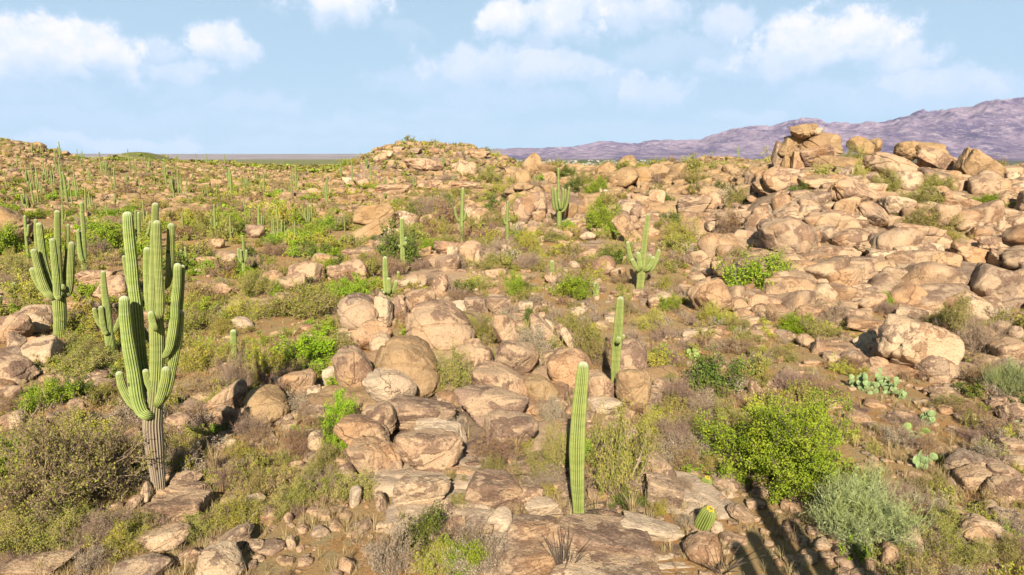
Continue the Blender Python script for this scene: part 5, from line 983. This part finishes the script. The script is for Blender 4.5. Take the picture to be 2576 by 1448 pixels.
def bushes(L):
    for X, Yb, hw, hh, kind, *lb in L:
        if kind in ('twig', 'mauve') and not lb: kind = random.choice((kind, kind, 'olive', 'yellow', 'pale', 'rust'))
        hp = hit(X, Yb - min(hw * .25, 14))
        if hp is None: continue
        dep = math.atan2(CAMZ, hp[1]); d_ = hp[1]; rx = hw / FPX * d_ * 1.05
        hpx = max(hh - rx * math.sin(dep) * FPX / d_ * .55, hh * .5); h = hpx / FPX * d_ / math.cos(dep) * 1.02
        shrub((hp[0], hp[1], hp[2] - .05), rx, h, kind, max(hw, hh / 2), X, Yb - hh / 2, lb[0] if lb else None)
bushes([(1980, 1222, 198, 250, 'big', 'wide bright yellow-green shrub, largest of the lower right'), (2175, 1375, 140, 185, 'grey', 'wispy grey-green shrub of fine upright stems, lower right'),
 (170, 1290, 195, 275, 'sparse', 'wide half-bare green shrub left of the tallest saguaro'), (60, 1230, 90, 150, 'green'), (290, 1200, 80, 120, 'rust'), (200, 1130, 90, 90, 'yellow'), (40, 1350, 60, 70, 'olive'),
 (858, 1105, 48, 115, 'bright', 'vivid green upright bush left of the boulder heap'), (870, 1142, 26, 46, 'bright'), (780, 925, 88, 82, 'bright'), (845, 915, 60, 75, 'olive'), (1145, 1005, 56, 125, 'olive'), (1548, 1265, 78, 235, 'olive', 'tall olive shrub right behind the nearest armless saguaro'), (1600, 1220, 60, 150, 'olive'), (1500, 1180, 60, 110, 'olive'), (1645, 1120, 55, 95, 'yellow'),
 (1075, 1390, 82, 115, 'dark', 'dark green bushy shrub at the bottom centre'), (985, 1446, 75, 120, 'pale'), (1205, 1446, 75, 105, 'pale'), (1132, 1245, 36, 62, 'olive'), (1150, 1290, 40, 50, 'olive'), (1235, 1175, 80, 85, 'twig'), (1290, 1145, 60, 62, 'yellow'), (1345, 1215, 55, 75, 'olive'), (1400, 1190, 45, 120, 'olive'), (1370, 1240, 55, 60, 'pale'), (1150, 1095, 32, 48, 'pale'), (1040, 1085, 45, 75, 'pale'), (1390, 1085, 45, 90, 'mauve'),
 (1800, 1010, 85, 120, 'dark', 'dark broad-leaved shrub below the three-bud saguaro ridge'), (1720, 1040, 55, 85, 'twig'), (1900, 765, 92, 118, 'green'), (1850, 705, 55, 70, 'olive'), (1840, 610, 42, 85, 'rust'), (1855, 540, 38, 60, 'olive'), (1515, 595, 46, 80, 'green'), (1500, 500, 30, 45, 'green'), (1470, 480, 30, 40, 'olive'), (1440, 490, 30, 40, 'dark'), (1415, 455, 30, 35, 'dark'), (1660, 520, 34, 42, 'dark'), (1688, 590, 30, 50, 'dark'), (1720, 640, 55, 80, 'twig'), (1690, 620, 40, 50, 'olive'),
 (1450, 765, 58, 65, 'green'), (1297, 752, 30, 65, 'green'), (1345, 905, 58, 85, 'twig'), (1480, 930, 55, 120, 'olive'), (1430, 850, 50, 60, 'olive'), (1215, 865, 42, 60, 'olive'), (1160, 850, 45, 50, 'twig'), (1190, 830, 22, 30, 'yellow'), (1330, 830, 22, 55, 'dark'), (1160, 770, 45, 40, 'twig'), (1570, 800, 45, 45, 'twig'), (1680, 790, 32, 42, 'green'), (1640, 840, 45, 60, 'twig'), (1560, 720, 32, 30, 'twig'),
 (760, 812, 92, 95, 'olive'), (650, 755, 50, 62, 'olive'), (608, 815, 52, 68, 'yellow'), (700, 750, 36, 40, 'green'), (498, 850, 62, 75, 'olive'), (490, 800, 45, 60, 'yellow'), (500, 945, 68, 90, 'yellow', 'yellow shrub right of the middle arms of the tallest saguaro'), (560, 860, 50, 55, 'yellow'), (560, 935, 48, 78, 'twig'), (600, 1000, 50, 110, 'twig'), (650, 980, 48, 120, 'twig'), (700, 910, 35, 75, 'rust'), (740, 970, 50, 60, 'rust'), (560, 985, 25, 32, 'dark'), (882, 772, 52, 60, 'green'), (812, 710, 34, 55, 'green'), (740, 745, 32, 28, 'dark'), (850, 700, 40, 35, 'olive'), (690, 655, 42, 42, 'rust'), (652, 695, 24, 42, 'dark'), (600, 700, 40, 32, 'green'), (720, 630, 55, 40, 'green'), (790, 620, 50, 45, 'green'), (830, 590, 45, 35, 'green'), (560, 570, 26, 24, 'green'), (600, 575, 30, 30, 'green'), (640, 555, 26, 20, 'green'),
 (130, 610, 35, 24, 'green'), (215, 570, 40, 20, 'green'), (290, 560, 55, 24, 'green'), (330, 545, 40, 20, 'green'), (90, 560, 35, 26, 'green'), (20, 540, 25, 20, 'green'),
 (215, 965, 75, 85, 'olive'), (190, 900, 45, 60, 'olive'), (115, 1040, 75, 82, 'green'), (190, 1010, 45, 60, 'dark'), (190, 850, 55, 60, 'yellow'), (240, 915, 40, 60, 'twig'), (25, 740, 40, 50, 'twig'), (40, 690, 30, 60, 'olive'), (60, 720, 45, 60, 'twig'), (130, 830, 60, 50, 'twig'), (300, 850, 40, 60, 'twig'), (270, 1010, 40, 50, 'twig'), (330, 1000, 35, 60, 'rust'), (30, 1050, 40, 60, 'twig'), (470, 1150, 60, 60, 'rust'), (560, 1090, 50, 50, 'rust'), (480, 1010, 60, 50, 'twig'),
 (1992, 845, 38, 50, 'bright'), (2267, 582, 36, 44, 'dark'), (2014, 502, 32, 34, 'dark'), (2142, 446, 40, 66, 'olive', 'olive bush growing right against the stacked rock tower'), (2160, 470, 25, 60, 'yellow'), (2228, 400, 36, 28, 'dark'), (2225, 500, 40, 60, 'olive'), (2350, 495, 50, 45, 'olive'), (2310, 540, 70, 60, 'olive'), (2330, 600, 70, 65, 'olive'), (2380, 620, 50, 40, 'twig'), (2480, 532, 45, 34, 'green'), (2275, 430, 20, 30, 'rust'), (1750, 475, 40, 36, 'olive'), (1810, 500, 22, 38, 'dark'), (1900, 460, 14, 20, 'dark'),
 (2372, 728, 30, 42, 'dark'), (2475, 750, 60, 50, 'twig'), (2510, 760, 35, 55, 'yellow'), (2300, 770, 70, 55, 'twig'), (2225, 775, 32, 36, 'green'), (2230, 800, 40, 36, 'twig'), (2080, 750, 55, 50, 'twig'), (2040, 790, 60, 50, 'twig'), (2100, 830, 55, 60, 'twig'), (2060, 860, 60, 50, 'twig'), (1790, 820, 48, 55, 'twig'), (1860, 840, 35, 40, 'olive'), (2400, 855, 48, 100, 'olive'), (2450, 905, 62, 110, 'twig'), (2380, 830, 35, 50, 'olive'), (2510, 960, 45, 60, 'twig'), (2530, 1010, 55, 90, 'grey'), (2470, 980, 50, 60, 'twig'), (2390, 1045, 50, 48, 'olive'), (2440, 1060, 50, 50, 'twig'), (2280, 1080, 60, 40, 'twig'),
 (2000, 990, 55, 50, 'mauve'), (2080, 1000, 42, 42, 'mauve'), (2140, 940, 50, 40, 'mauve'), (2350, 950, 55, 40, 'mauve'), (2150, 1040, 45, 20, 'mauve'), (1900, 960, 55, 40, 'twig'), (1960, 920, 55, 40, 'olive'), (1860, 900, 50, 50, 'rust'), (1880, 870, 45, 30, 'olive'), (2260, 1130, 60, 60, 'pale'), (2330, 1150, 55, 55, 'rust'), (2520, 1110, 60, 60, 'rust'), (2450, 1120, 45, 45, 'mauve'), (2340, 1250, 60, 60, 'mauve'), (2330, 1310, 45, 80, 'pale'), (2370, 1340, 50, 60, 'pale'),
 (2380, 1440, 80, 85, 'olive'), (2480, 1446, 70, 60, 'rust'), (2290, 1446, 60, 80, 'olive'), (1700, 1250, 50, 60, 'twig'), (1790, 1200, 45, 55, 'yellow'), (1750, 1160, 40, 50, 'olive'), (1720, 1110, 55, 70, 'olive'), (1730, 1340, 40, 50, 'pale'), (1660, 1400, 22, 30, 'rust'), (1660, 1300, 30, 45, 'yellow'),
 (750, 1280, 58, 75, 'olive'), (830, 1250, 55, 70, 'twig'), (700, 1185, 45, 50, 'olive'), (760, 1155, 45, 50, 'rust'), (650, 1125, 42, 50, 'rust'), (730, 1050, 45, 60, 'mauve'), (830, 1110, 50, 60, 'dark'), (780, 1060, 40, 50, 'twig'), (690, 1040, 50, 80, 'twig'), (540, 1040, 40, 50, 'twig'), (30, 1446, 60, 60, 'twig'),
 (1090, 558, 52, 55, 'twig'), (1120, 540, 26, 45, 'dark'), (1035, 540, 20, 28, 'dark'), (1095, 600, 45, 35, 'yellow'), (1080, 640, 30, 35, 'green'), (1120, 625, 35, 30, 'olive'), (1250, 545, 42, 44, 'dark'), (1280, 500, 60, 40, 'yellow'), (1230, 470, 35, 40, 'olive'), (1240, 590, 40, 50, 'olive'), (1140, 690, 42, 45, 'twig'), (1060, 690, 30, 35, 'twig'), (930, 690, 40, 45, 'olive'), (1240, 690, 40, 45, 'twig'), (1330, 640, 40, 50, 'twig'), (1330, 690, 45, 45, 'twig'), (1400, 620, 45, 30, 'olive'), (1430, 585, 24, 26, 'green'), (1480, 700, 45, 45, 'twig'), (1100, 730, 50, 35, 'twig'), (1220, 640, 35, 35, 'olive'), (940, 620, 30, 22, 'dark'), (1540, 660, 45, 40, 'olive')])
print('hero shrubs', NBU)

# scattered shrubs: the largest are single objects, the rest one object of ground cover
def bush_keep(x, y, r_):
    n = fbm2(x / (2.5 + r_ * .03), y / (2.5 + r_ * .03), 3, 177); b_ = .35 + .6 * ss(n, -.2, .2)
    b_ = b_ * (1 - .72 * mask_hill(x, y))
    X_ = 1288 + FPX * x / y; Yp = 724 + FPX * np.tan(np.arctan2(CAMZ, r_) - R(PITCH))
    rocky = np.exp(-(((X_ - 1250) / 330) ** 2 + ((Yp - 1130) / 260) ** 4)); sand = np.exp(-(((X_ - 1950) / 120) ** 4 + ((Yp - 1340) / 150) ** 4)) + .97 * ss(X_, 1080, 940) * ss(Yp, 1230, 1300) + .6 * np.exp(-(((X_ - 2080) / 280) ** 2 + ((Yp - 980) / 60) ** 2))
    return b_ * (1 - .9 * rocky) * (1 - .93 * np.clip(sand, 0, 1))
B = try_scatter(9500, 15, 560, lambda x, y, r_, n: np.clip(np.exp(rng.normal(math.log(.50), .42, n)) * (1 + 1.2 * ss(r_, 35, 120)), .15, 2.6), bush_keep)
B = np.vstack([B, try_scatter(8500, 130, 540, lambda x, y, r_, n: rng.uniform(.45, 1.2, n), lambda x, y, r_: .35 + .6 * ss(fbm2(x / 16, y / 16, 3, 178), -.2, .2))])
bp2 = np.array([b_[:3] for b_ in BPOS if b_[2] > .25]); ok = np.ones(len(B), bool)
for k0 in range(0, len(B), 2000):
    q_ = B[k0:k0 + 2000]; dd = np.hypot(q_[:, None, 0] - bp2[None, :, 0], q_[:, None, 1] - bp2[None, :, 1]); ok[k0:k0 + 2000] = (dd > bp2[None, :, 2] * .95 + q_[:, 3, None] * .15).all(1)
oc = np.array(OCC); 
B = B[ok]; nearB = np.hypot(B[:, 0], B[:, 1]) < 45
B = B[~(nearB & (B[:, 3] > .75))]
for X0, Y0, r0 in [(2198, 1000, 1.9), (2198, 1040, 1.5), (2340, 1080, 1.0), (2300, 1125, 1.0), (2315, 1200, 1.1), (2265, 1010, .8), (1762, 1345, .9), (1772, 1240, .6), (1455, 1330, .5), (1545, 1020, .6), (150, 860, 1.0), (588, 935, .8), (401, 1260, .8), (1455, 1380, .9), (1700, 1380, .9), (1350, 1380, .9), (1930, 1400, 1.3), (1990, 1435, 1.2), (1890, 1290, 1.1), (1950, 1330, 1.1), (1860, 1400, .9)]:
    h0 = hit(X0, Y0); B = B[np.hypot(B[:, 0] - h0[0], B[:, 1] - h0[1]) > r0 + B[:, 3] * .8]
pxb = B[:, 3] / np.hypot(B[:, 0], B[:, 1]) * FPX; ordb = np.argsort(-pxb)
def kinds_for(x, y, z):
    r_ = math.hypot(x, y); X_ = 1288 + FPX * x / y
    if r_ > 115: return random.choices(('green', 'olive', 'rust', 'yellow', 'twig'), (1.7, 4.2, 4.0, 2.2, .8))[0]
    if X_ < 950 and r_ > 32: return random.choices(('green', 'olive', 'yellow', 'twig', 'dark', 'rust'), (3.2, 3.6, 3.4, 1.3, .6, .6))[0]
    return random.choices(('green', 'olive', 'yellow', 'twig', 'mauve', 'rust', 'pale', 'dark'), (.45, 3.4, 1.8, 2.0, .5, 1.5, 1.8, .4))[0]
ni = max(0, 300 - NBU)
for ii in ordb[:ni]:
    x, y, z, s_ = B[ii]; X, Y = proj((x, y, z)); shrub((x, y, z - .04), s_, s_ * random.uniform(.9, 1.4), kinds_for(x, y, z), pxb[ii], float(X), float(Y))
kl = ['green', 'olive', 'yellow', 'twig', 'dark', 'rust', 'mauve', 'pale']
mats_ = []; geos = []; vmap = {}
for k_ in kl:
    a, b, ls = KB[k_]
    for m_ in (a, b):
        if m_ not in mats_: mats_.append(m_)
for k_ in kl:
    a, b, ls = KB[k_]
    for lod in (1, 2):
        for v_ in range(3):
            kw = dict(ls[lod])
            if lod == 1: kw['leaf_n'] = int(kw['leaf_n'] * 1.7); kw['leaf_s'] = kw['leaf_s'] * .72
            V, F, A_, mi = bush_geo(900 + 13 * v_ + len(k_), **kw); vmap[(k_, lod, v_)] = len(geos); geos.append((V, F, A_, np.where(mi == 0, mats_.index(a), mats_.index(b))))
rest = ordb[ni:]; items = []
for ii in rest:
    x, y, z, s_ = B[ii]; k_ = kinds_for(x, y, z); lod = 1 if pxb[ii] > 15 else 2
    hh = s_ * random.uniform(.85, 1.4) * (1.0 if math.hypot(x, y) < 120 else .8)
    items.append((x, y, z - .04, s_ * random.uniform(.85, 1.2), s_ * random.uniform(.85, 1.2), hh, random.uniform(0, 6.28), vmap[(k_, lod, random.randrange(3))], random.random()))
me = join_scatter('low_scrub', np.array(items), geos, [M[m_] for m_ in mats_]); me.polygons.foreach_set('use_smooth', np.zeros(len(me.polygons), bool))
link('low_scrub', me, None, kind='stuff', label='low desert scrub covering the slopes between the rocks', category='scrub')
print('shrubs', NBU, len(items))
# far plain: scrub cover out to the town
n = 15000; a_ = np.radians(rng.uniform(-38, 38, n)); r_ = np.exp(rng.uniform(math.log(430), math.log(3300), n)); x = r_ * np.sin(a_); y = r_ * np.cos(a_); kp = fbm2(x / 60, y / 60, 3, 201) > -.12; x, y, r_ = x[kp], y[kp], r_[kp]
s_ = rng.uniform(1.4, 3.0, len(x)) * (1 + r_ / 2500); ki = rng.choice([vmap[('green', 2, 0)], vmap[('olive', 2, 0)], vmap[('green', 2, 1)], vmap[('olive', 2, 2)], vmap[('rust', 2, 1)]], len(x), p=[.08, .40, .07, .30, .15])
fgeos = []
for (V, F, A_, mi) in geos:
    if len(F) > 90: 
        kp = np.sort(np.random.default_rng(1).choice(len(F), 34, replace=False)); us = F[kp].ravel(); c = V[us].reshape(-1, 4, 3).mean(1, keepdims=True); VV = ((V[us].reshape(-1, 4, 3) - c) * 2.1 + c).reshape(-1, 3); fgeos.append((VV, np.arange(len(us)).reshape(-1, 4), {'v': A_['v'][us]}, mi[kp]))
    else: fgeos.append((V, F, A_, mi))
itf = np.stack([x, y, H(x, y) - .1, s_, s_, s_ * rng.uniform(.6, .9, len(x)), rng.uniform(0, 6, len(x)), ki, rng.uniform(0, 1, len(x))], -1)
me = join_scatter('plain_scrub', itf, fgeos, [M[m_] for m_ in mats_]); me.polygons.foreach_set('use_smooth', np.zeros(len(me.polygons), bool))
link('plain_scrub', me, None, kind='stuff', label='green scrub of the flat plain beyond the hills', category='scrub')

# ------------------------------------------------------------------ grass
def tuft(seed, n=16):
    rn = np.random.default_rng(seed); Vs = []
    for k_ in range(n):
        a = rn.uniform(0, 6.28); ln = rn.uniform(.5, 1.0); t_ = rn.uniform(.25, .9); b0 = np.array([math.cos(a), math.sin(a), 0]) * .05; e1 = b0 + np.array([math.cos(a) * t_ * .3, math.sin(a) * t_ * .3, .6]) * ln; e2 = e1 + np.array([math.cos(a) * t_ * .55, math.sin(a) * t_ * .55, .35]) * ln
        s_ = np.array([-math.sin(a), math.cos(a), 0]) * .014
        Vs += [b0 - s_, b0 + s_, e1 + s_ * .8, e1 - s_ * .8, e1 - s_ * .8, e1 + s_ * .8, e2 + s_ * .2, e2 - s_ * .2]
    V = np.array(Vs); return V, np.arange(len(V)).reshape(-1, 4), {'v': np.repeat(rn.uniform(0, 1, n), 8)}, None
def g_keep(x, y, r_):
    X_ = 1288 + FPX * x / y; Yp = 724 + FPX * np.tan(np.arctan2(CAMZ, r_) - R(PITCH)); rocky = np.exp(-(((X_ - 1250) / 300) ** 2 + ((Yp - 1130) / 260) ** 4))
    return (.12 + .8 * ss(fbm2(x / 1.8, y / 1.8, 3, 301), .0, .22)) * (1 - .5 * rocky)
Gs = try_scatter(26000, 14.5, 70, lambda x, y, r_, n: rng.uniform(.14, .42, n), g_keep)
itg = np.stack([Gs[:, 0], Gs[:, 1], Gs[:, 2] - .02, Gs[:, 3], Gs[:, 3], Gs[:, 3] * rng.uniform(.8, 1.4, len(Gs)), rng.uniform(0, 6.28, len(Gs)), rng.integers(0, 6, len(Gs)), rng.uniform(0, 1, len(Gs))], -1)
me = join_scatter('dry_grass', itg, [tuft(s_) for s_ in range(6)], [M['straw']]); me.polygons.foreach_set('use_smooth', np.zeros(len(me.polygons), bool))
link('dry_grass', me, None, kind='stuff', label='straw-coloured dry grass on the soil between the stones', category='grass')
for i_, (X, Y, s_, lb) in enumerate(((540, 1195, .85, 'big straw-coloured grass tussock right of the tallest saguaro foot'), (1590, 1310, .7, 'upright pale grass clump right of the nearest armless saguaro'), (1300, 1150, .7, 'golden grass clump on the slab above the dark foreground bush'), (190, 1345, .5, 'low pale grass clump at lower left on the soil'), (2120, 870, .5, 'straw grass clump beside the domed outcrop at right'))):
    V, F, A_, _ = tuft(40 + i_, 90); hp = hit(X, Y); o = link('grass_tussock', mesh_np('grass_tussock', V, F, [M['straw']], False, A_), None, label=lb, category='grass'); o.location = hp; o.scale = (s_ * .9, s_ * .9, s_ * 1.15)

# ------------------------------------------------------------------ prickly pears
def pad_geo():
    V, F = ICO[3]; V = V.copy(); V[:, 1] *= .13; t_ = (V[:, 2] + 1) / 2; V[:, 0] *= .62 + .38 * np.sin(np.clip(t_, 0, 1) ** .8 * math.pi * .62); V[:, 2] = V[:, 2] + 1; return V, F
pv, pf = pad_geo(); PADM = {m_: mesh_np('pad', pv, pf, [M[m_]], True) for m_ in ('pad', 'pad_light')}
def prickly(X, Y, hw, hh, n, lab, mt='pad', seed=1):
    r_ = random.Random(seed); hp = hit(X, Y); k = hp[1] / FPX; W_, H_ = hw * k, hh * k; root = thing('prickly_pear', hp, lab, 'cactus', 'prickly pears'); pads = []
    pr = .12 if n > 20 else .13
    for i_ in range(n):
        o = link('pad', PADM[mt], root); s_ = pr * r_.uniform(.75, 1.15)
        if i_ < max(3, n // 4) or not pads:
            p = Vector((r_.uniform(-W_, W_) * .62, r_.uniform(-W_, W_) * .45, -.03)); tilt = r_.uniform(-.6, .6); tx = r_.uniform(-.3, .5)
        else:
            q_ = r_.choice(pads); p = q_[0] + q_[1] * (q_[2] * 1.75) + Vector((r_.uniform(-.06, .06), r_.uniform(-.05, .05), 0)); tilt = q_[3] * .6 + r_.uniform(-.6, .6); tx = r_.uniform(-.5, .6)
            if p.z > H_ * .85: q_ = pads[r_.randrange(max(1, len(pads) // 3))]; p = q_[0] + q_[1] * (q_[2] * 1.7)
        tilt = max(-1.0, min(1.0, tilt)); o.location = p; o.rotation_euler = (tx, tilt, r_.uniform(-.9, .9)); o.scale = (s_, s_, s_ * .95)
        dirv = o.rotation_euler.to_matrix() @ Vector((0, 0, 1)); pads.append((p, dirv, s_, tilt))
prickly(2198, 985, 66, 62, 100, 'big prickly pear with dozens of pads on bare soil', seed=2)
prickly(2265, 1003, 18, 18, 7, 'small prickly pear offshoot right of the big one', seed=3)
prickly(2340, 1068, 30, 42, 14, 'middling prickly pear right of the large bright green shrub', 'pad', seed=4)
prickly(2300, 1108, 22, 40, 7, 'sparse pale green prickly pear, three bright pads on top', 'pad_light', seed=5)
prickly(2315, 1180, 36, 38, 11, 'low spreading prickly pear casting a long shadow', 'pad', seed=6)
prickly(1750, 905, 18, 36, 10, 'yellowish prickly pear at the far end of the sandy gap', 'pad_light', seed=7)
prickly(2560, 1075, 14, 20, 6, 'prickly pear cut by the right edge', 'pad', seed=8)
# ------------------------------------------------------------------ barrel cacti
m_, t_ = material('barrel_skin'); ri = t_.attr('rib').outputs['Fac']
finish(t_, t_.mix(t_.sm(ri, .55, .95), t_.mix(t_.sm(ri, 0, .6), (.04, .065, .012), (.19, .25, .035)), (.36, .35, .11)), .6); M['barrel'] = m_
def barrel(X, Y, hw, hh, lab, lean):
    hp = hit(X, Y); k = hp[1] / FPX; r0 = hw * k; h0 = hh * k; root = thing('barrel_cactus', hp, lab, 'cactus', 'barrel cacti'); root.rotation_euler = (.25, lean, 0)
    me = column_mesh([(0, 0, -.08, r0 * .75), (0, 0, h0 * .3, r0), (0, 0, h0 * .65, r0), (0, 0, h0, r0 * .86)], 20, 4, 16, depth=.17, seed=3, name='body'); me.materials.clear(); me.materials.append(M['barrel']); link('body', me, root)
    fv, ff = ICO[2]
    fm = mesh_np('fruit', fv * np.array([.9, .9, 1.3]), ff, [M['fruit']], True)
    for i_ in range(13):
        a = i_ / 13 * 6.28; o = link('fruit', fm, root); rr = r0 * (.42 if i_ % 2 else .28); o.location = (math.cos(a) * rr, math.sin(a) * rr, h0 * 1.0 + .01); o.scale = (r0 * .11,) * 3
barrel(1762, 1332, 24, 72, 'leaning barrel cactus topped with yellow fruit', .28)
barrel(1772, 1228, 16, 34, 'smaller barrel cactus behind the fruiting one', .15)
# ------------------------------------------------------------------ bare ocotillo stems
def wand(parent, p0, d, L, w0, droop, seed, mat='bark', name='stem'):
    r_ = np.random.default_rng(seed); n = 9; P = [np.array(p0, float)]; d = np.array(d, float); d /= np.linalg.norm(d)
    for i_ in range(n): d = d + np.array([0, 0, -droop]) + r_.normal(0, .05, 3); d /= np.linalg.norm(d); P.append(P[-1] + d * L / n)
    P = np.array(P); R_ = np.linspace(w0, w0 * .35, n + 1); T = np.gradient(P, axis=0); T /= np.linalg.norm(T, axis=1)[:, None]; x = np.cross(T, [.3, .2, 1]); x /= np.linalg.norm(x, axis=1)[:, None]; y = np.cross(T, x); N = 5
    V = np.vstack([P + (math.cos(k_ * 6.283 / N) * x + math.sin(k_ * 6.283 / N) * y) * R_[:, None] for k_ in range(N)]).reshape(N, n + 1, 3).transpose(1, 0, 2).reshape(-1, 3)
    i2, j2 = np.meshgrid(np.arange(n), np.arange(N), indexing='ij'); F = np.stack([i2 * N + j2, i2 * N + (j2 + 1) % N, (i2 + 1) * N + (j2 + 1) % N, (i2 + 1) * N + j2], -1).reshape(-1, 4)
    link(name, mesh_np(name, V, F, [M[mat]]), parent)
hp = hit(1415, 1440); root = thing('ocotillo', hp, 'bundle of bare upright ocotillo wands at the bottom edge', 'shrub')
for i_ in range(34):
    a = random.uniform(0, 6.28); t_ = random.uniform(.05, .8); wand(root, (math.cos(a) * .04, math.sin(a) * .04, -.03), (math.cos(a) * t_, math.sin(a) * t_, 1), random.uniform(.7, 1.25), .010, -.01, i_)
hp = hit(1440, 1298); root = thing('ocotillo', hp, 'dead ocotillo with dark stems arching over the slabs', 'shrub')
for i_ in range(22):
    a = random.uniform(0, 6.28); wand(root, (math.cos(a) * .05, math.sin(a) * .05, .0), (math.cos(a) * 1.2, math.sin(a) * 1.2 - .3, random.uniform(.5, 1.1)), random.uniform(.9, 1.9), .014, random.uniform(.13, .24), 60 + i_)
for X, Y, s_, lb in ((1145, 960, .9, 'bare grey branching shrub between the dome and the shard rocks'), (1700, 790, .8, 'dark tangled bare shrub right of the two-bud saguaro tip'), (1815, 1446, 1.0, 'bare dark twigs over the grey stone at bottom right'), (920, 1446, .0, '')):
    if s_ == 0: continue
    hp = hit(X, Y); root = thing('bare_shrub', hp, lb, 'shrub')
    for i_ in range(16):
        a = random.uniform(0, 6.28); t_ = random.uniform(.3, 1.4); wand(root, (0, 0, -.03), (math.cos(a) * t_, math.sin(a) * t_, 1), s_ * random.uniform(.7, 1.2), .013, .03, 200 + i_, 'deadwood' if X < 1500 else 'bark')

# ------------------------------------------------------------------ distant town
def house_mesh(wd, dp, ht, gable):
    V = [(-wd, -dp, -3), (wd, -dp, -3), (wd, dp, -3), (-wd, dp, -3), (-wd, -dp, ht), (wd, -dp, ht), (wd, dp, ht), (-wd, dp, ht)]; F = [(0, 1, 5, 4), (1, 2, 6, 5), (2, 3, 7, 6), (3, 0, 4, 7)]
    e = .5; z = ht; V += [(-wd - e, -dp - e, z), (wd + e, -dp - e, z), (wd + e, dp + e, z), (-wd - e, dp + e, z), (-wd - e if gable else -wd * .4, 0, z + gable + .6), (wd + e if gable else wd * .4, 0, z + gable + .6)]
    F += [(8, 9, 13, 12), (10, 11, 12, 13), (9, 10, 13, 13), (11, 8, 12, 12), (8, 11, 10, 9)]; bm = bmesh.new(); vs = [bm.verts.new(v) for v in V]
    for k_, f in enumerate(F):
        u = []; [u.append(q_) for q_ in f if q_ not in u]; ff = bm.faces.new([vs[q_] for q_ in u]); ff.material_index = 0 if k_ < 4 else 1
    me = bpy.data.meshes.new('house'); bm.to_mesh(me); bm.free(); me.materials.append(M['house']); me.materials.append(M['roof']); return me
HM = [house_mesh(9, 6, 4, 1.5), house_mesh(13, 8, 4.5, 1.2), house_mesh(22, 12, 6, .3), house_mesh(8, 7, 6.5, 1.8)]
for i_ in range(300):
    X = random.choice((random.uniform(1235, 1560), random.uniform(1560, 1960), random.uniform(1235, 1960), random.uniform(1235, 1960))); y = math.exp(random.uniform(math.log(3300), math.log(7000))); x = wx(X, y); z = float(H(np.array([x]), np.array([y]))[0])
    o = link('house', random.choice(HM), None, label='tiny pale house in the distant town below the mountains', category='house', group='houses of the distant town'); o.location = (x, y, z); o.rotation_euler = (0, 0, random.uniform(0, 3.14)); s_ = random.uniform(.45, .95); o.scale = (s_, s_, s_)
n = 5000; y = np.exp(rng.uniform(math.log(3000), math.log(8000), n)); X_ = rng.uniform(1150, 2500, n); x = (X_ - 1288) / FPX * y; s_ = rng.uniform(3, 7, n)
ki = rng.choice([vmap[('green', 2, 0)], vmap[('dark', 2, 0)], vmap[('dark', 2, 1)]], n); itt = np.stack([x, y, H(x, y) - .2, s_, s_, s_ * .8, rng.uniform(0, 6, n), ki, rng.uniform(0, 1, n)], -1)
me = join_scatter('town_trees', itt, fgeos, [M[m_] for m_ in mats_]); link('town_trees', me, None, kind='stuff', label='dark trees among the distant town houses', category='trees')

# ------------------------------------------------------------------ air
HZ = 1.3e-5
if HZ:
    bm = bmesh.new(); bmesh.ops.create_cube(bm, size=1); me = bpy.data.meshes.new('haze'); bm.to_mesh(me); bm.free()
    o = link('haze', me, None, kind='stuff', label='thin blue-violet haze over the far plain and mountains', category='haze'); o.scale = (33000, 33000, 1450 + 120); o.location = (0, 0, (1450 - 120) / 2)
    m_, t_ = material('haze_air'); v = t_.n('ShaderNodeVolumePrincipled'); v.inputs['Color'].default_value = (.60, .66, 1, 1); v.inputs['Density'].default_value = HZ; v.inputs['Anisotropy'].default_value = 0.0
    oo = t_.n('ShaderNodeOutputMaterial'); t_.L.new(v.outputs[0], oo.inputs['Volume']); me.materials.append(m_)
